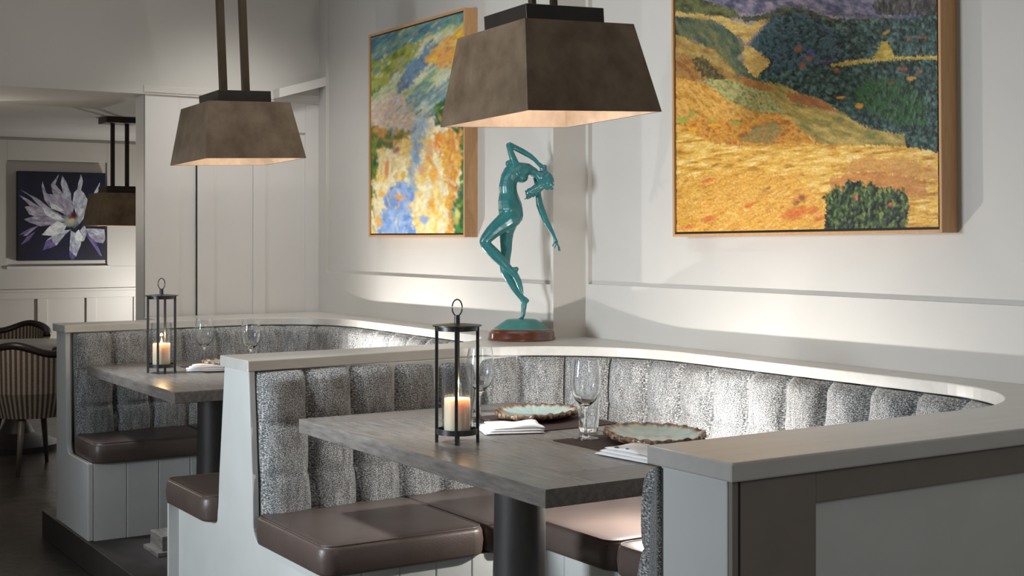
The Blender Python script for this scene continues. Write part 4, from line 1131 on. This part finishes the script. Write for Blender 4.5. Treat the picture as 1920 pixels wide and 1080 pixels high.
parts = chain([(962, 403, 0, 20), (957, 392, 0, 24), (954, 376, 0, 21), (953, 364, 0, 18), (952, 350, 0, 17.5), (954, 336, 0, 17), (961, 325, 0, 18.5), (972, 320, 0, 17), (984, 318, 0, 13.5)], 1.25, 1.6)
parts += [((966, 405, 6), (15, 15, 13)), ((962, 402, -8), (18, 17, 13)), ((948, 334, 0), (10, 14, 15)), ((978, 332, 0), (13, 11, 15)), ((973, 322, -16), (7, 7, 6.5)), ((957, 311, 8), (7, 7, 7)), ((955, 307, -8), (8, 7, 8)), ((944, 362, 0), (8, 22, 12))]
parts += chain([(988, 316, 0, 11), (998, 320, 0, 8), (1008, 327, 0, 7), (1014, 331, 0, 8)])
parts += chain([(955, 412, 11, 18), (950, 432, 12, 14.5), (949, 450, 12, 12.5), (949, 470, 12, 11), (947, 484, 10, 10.5), (946, 494, 9, 11), (948, 507, 8, 10.5), (955, 522, 7, 9.2), (963, 537, 6, 7.6), (971, 549, 5, 6.2), (978, 558, 5, 5.8), (983, 567, 4, 6), (982, 577, 4, 5.4), (981, 588, 3, 4.4), (979, 596, 2, 3.4), (973, 598.5, 1, 2)])
parts += chain([(978, 557, 5, 5), (988, 563.5, 5, 4.6)])
parts += chain([(957, 408, -10, 21), (947, 416, -12, 18.5), (938, 422, -13, 16.5), (924, 434, -14, 14), (913, 446, -14, 11.5), (909, 452, -14, 10.5), (911, 458, -14, 10), (919, 467, -14, 10.8), (930, 478, -14, 11), (940, 488, -13, 10), (950, 499, -12, 8), (959, 508, -12, 6.8), (966, 515, -12, 6.5), (972, 527, -12, 6.2), (976, 539, -12, 5), (979, 549, -12, 3)])
parts += chain([(960, 507, -12, 6), (968, 504, -12, 5)])
parts += chain([(966, 308, -12, 8), (962, 298, -13, 7), (957, 284, -11, 6), (954, 273, -8, 5.8)])
parts += chain([(956, 272, -8, 5.6), (968, 278, -4, 5.8), (980, 284, -1, 5.8), (994, 292, 1, 5), (1003, 299, 2, 4.2), (1010, 307, 2, 4), (1015, 311, 2, 4.6)])
parts += chain([(992, 318, 8, 10), (1001, 321, 12, 8.5), (1006, 332, 14, 6.6), (1008, 345, 15, 6), (1009.5, 365, 15, 6), (1012, 383, 14, 6.8), (1017, 397, 13, 7), (1024, 414, 11, 6.2), (1031, 427, 10, 5.2), (1037, 438, 9, 3.8), (1040, 445, 9, 3.3), (1043, 454, 8, 4.2)])
body = blob('figure', parts, M['verd'], st)
tag(body, 'slender nude figure, one knee raised')


blob('head', [((1016, 333, -1), (11, 13, 10.5)), ((1010, 328, -1), (8, 9, 8)), ((1023, 324, -1), (6, 5, 6)), ((1028.5, 327, -1), (2.8, 2.2, 2.2)), ((1021, 343, -1), (7, 6, 8)), ((1021, 317, -1), (5, 5, 5)), ((1017, 334, -11), (2, 3.6, 2)), ((1017, 334, 9), (2, 3.6, 2))], M['verd'], st)
rng = random.Random(4)
hair = []
for k in range(34):
    a = rng.uniform(0, 1)
    w0 = rng.uniform(-8, 8)
    base = (1020 + rng.uniform(-4, 12), 336 + rng.uniform(-6, 8), w0)
    if k % 2: tipu, tipv = 990 + rng.uniform(-6, 10), 362 + rng.uniform(-8, 12)
    else: tipu, tipv = 1030 + rng.uniform(-10, 9), 345 + rng.uniform(-8, 10)
    mid = ((base[0] + tipu) / 2 + rng.uniform(-3, 3), (base[1] + tipv) / 2 + rng.uniform(0, 8), w0 + rng.uniform(-3, 3))
    for f in np.linspace(0, 1, 9):
        u = (1 - f) ** 2 * base[0] + 2 * f * (1 - f) * mid[0] + f * f * tipu; v = (1 - f) ** 2 * base[1] + 2 * f * (1 - f) * mid[1] + f * f * tipv
        r = 4.6 * (1 - f) + 2.0 * f
        hair.append(((u + math.sin(f * 9 + k) * 1.2, v, mid[2]), (r, r, r)))
hair += [((1027, 334, -1), (10, 12, 10)), ((1034, 337, 0), (5, 7, 6)), ((992, 362, 0), (7, 9, 6)), ((1016, 344, 0), (9, 7, 8)), ((1021, 312, -2), (5, 4, 4))]
blob('hair', hair, M['verd'], st)
# hands: palm comes from the arm; five separate fingers each
for nm, fingers in (('fingers', [[(1044, 454, 5), (1042, 460, 3), (1040, 464, 2)], [(1044, 456, 7), (1047, 463, 6), (1047, 469, 5)], [(1045, 456, 9), (1049, 463, 9), (1050, 470, 8)], [(1044, 456, 11), (1048, 463, 12), (1048, 468, 12)], [(1043, 451, 5), (1038, 457, 2), (1036, 461, 1)]]),
                    ('fingers', [[(1014, 311, 0), (1018, 316, -3), (1020, 320, -5)], [(1015, 311, 1), (1020, 315, 0), (1023, 319, -2)], [(1015, 311, 3), (1020, 315, 3), (1023, 318, 2)], [(1015, 312, 4), (1019, 316, 6), (1021, 320, 7)], [(1012, 311, 0), (1013, 317, -4), (1014, 320, -6)]])):
    bm = bmesh.new()
    for f in fingers:
        for a, b in zip(f[:-1], f[1:]):
            for q in np.linspace(0, 1, 5):
                p = W(*[a[i] * (1 - q) + b[i] * q for i in range(3)])
                bmesh.ops.create_icosphere(bm, subdivisions=1, radius=1.35 * K, matrix=Matrix.Translation(p))
    o = bobj(nm, bm, M['verd'], st, smooth=True)
    md = o.modifiers.new('remesh', 'REMESH'); md.mode = 'VOXEL'; md.voxel_size = 0.55 * K; md.use_smooth_shade = True


# ------------------------------------------------------------------ back room: barrel chairs and table
def barrel_chair(loc, rz, label):
    t = empty('barrel_chair', loc, label, 'chair', 'striped barrel chairs', rz)
    # curved shell: open to +y (front); a from 200deg..-20deg round the back (-y)
    n = 48; R = 0.30; vs, uv, fs = [], [], []
    def top(a):      # a in -1..1, 0 = centre of the back
        return (0.785 - 0.030 * math.cos(a / 0.42 * PI)) if abs(a) < 0.42 else 0.815 - 0.16 * (abs(a) - 0.42) ** 1.3
    for i in range(n + 1):
        a = -1 + 2 * i / n; th = -PI / 2 + a * 2.15
        for r0, zb, off in ((R * 0.82, 0.36, 0), (R * 0.97, 0.52, 0), (R, top(a), 0)):
            vs.append((r0 * math.cos(th), r0 * math.sin(th), zb)); uv.append((a * 2.15 * R, zb))
        for r0, zb in ((R - 0.045, top(a)), (R * 0.97 - 0.045, 0.52), (R * 0.82 - 0.045, 0.36)):
            vs.append((r0 * math.cos(th), r0 * math.sin(th), zb)); uv.append((a * 2.15 * R, zb))
    for i in range(n):
        for k in range(6):
            k2 = (k + 1) % 6; fs.append((i * 6 + k, (i + 1) * 6 + k, (i + 1) * 6 + k2, i * 6 + k2))
    fs.append((0, 1, 2, 3, 4, 5)); fs.append(tuple(n * 6 + k for k in (5, 4, 3, 2, 1, 0)))
    mesh('back_shell', vs, fs, M['stripes'], t, smooth=False, uvs=uv)
    pts = []
    for i in range(n + 1):
        a = -1 + 2 * i / n; th = -PI / 2 + a * 2.15; pts.append(((R - 0.022) * math.cos(th), (R - 0.022) * math.sin(th), top(a) + 0.012))
    tube('top_rail', pts, 0.029, M['stripe_rail'], t, n=10)
    lathe('seat', [(0.0001, 0.36), (0.235, 0.36), (0.25, 0.38), (0.25, 0.44), (0.235, 0.462), (0.0001, 0.47)], M['stripes'], t)
    for sx in (-1, 1):
        for sy in (-1, 1):
            tube('leg', [(sx * 0.15, sy * 0.15, 0.362), (sx * 0.205, sy * 0.205, 0.0)], 0.02, M['chairleg'], t, n=10, radii=[0.024, 0.012])
    return t


barrel_chair((2.03, 9.07, 0), 0.25, 'striped barrel chair with dark rail, its back toward the booths')
barrel_chair((2.28, 10.95, 0), PI + 0.1, 'striped barrel chair on the far side of the back room table, mostly hidden')
t = empty('round_table', (2.13, 10.02, 0), 'grey topped pedestal table in the back room between two striped chairs', 'table')
lathe('tabletop', [(0.0001, 0.715), (0.55, 0.715), (0.56, 0.722), (0.56, 0.742), (0.55, 0.75), (0.0001, 0.75)], M['greytop'], t, n=64)
lathe('pedestal', [(0.0001, 0.715), (0.10, 0.715), (0.085, 0.5), (0.08, 0.2), (0.12, 0.12), (0.20, 0.09), (0.28, 0.05), (0.30, 0.04), (0.30, 0.0), (0.0001, 0.0)], M['darkwood'], t, n=32)
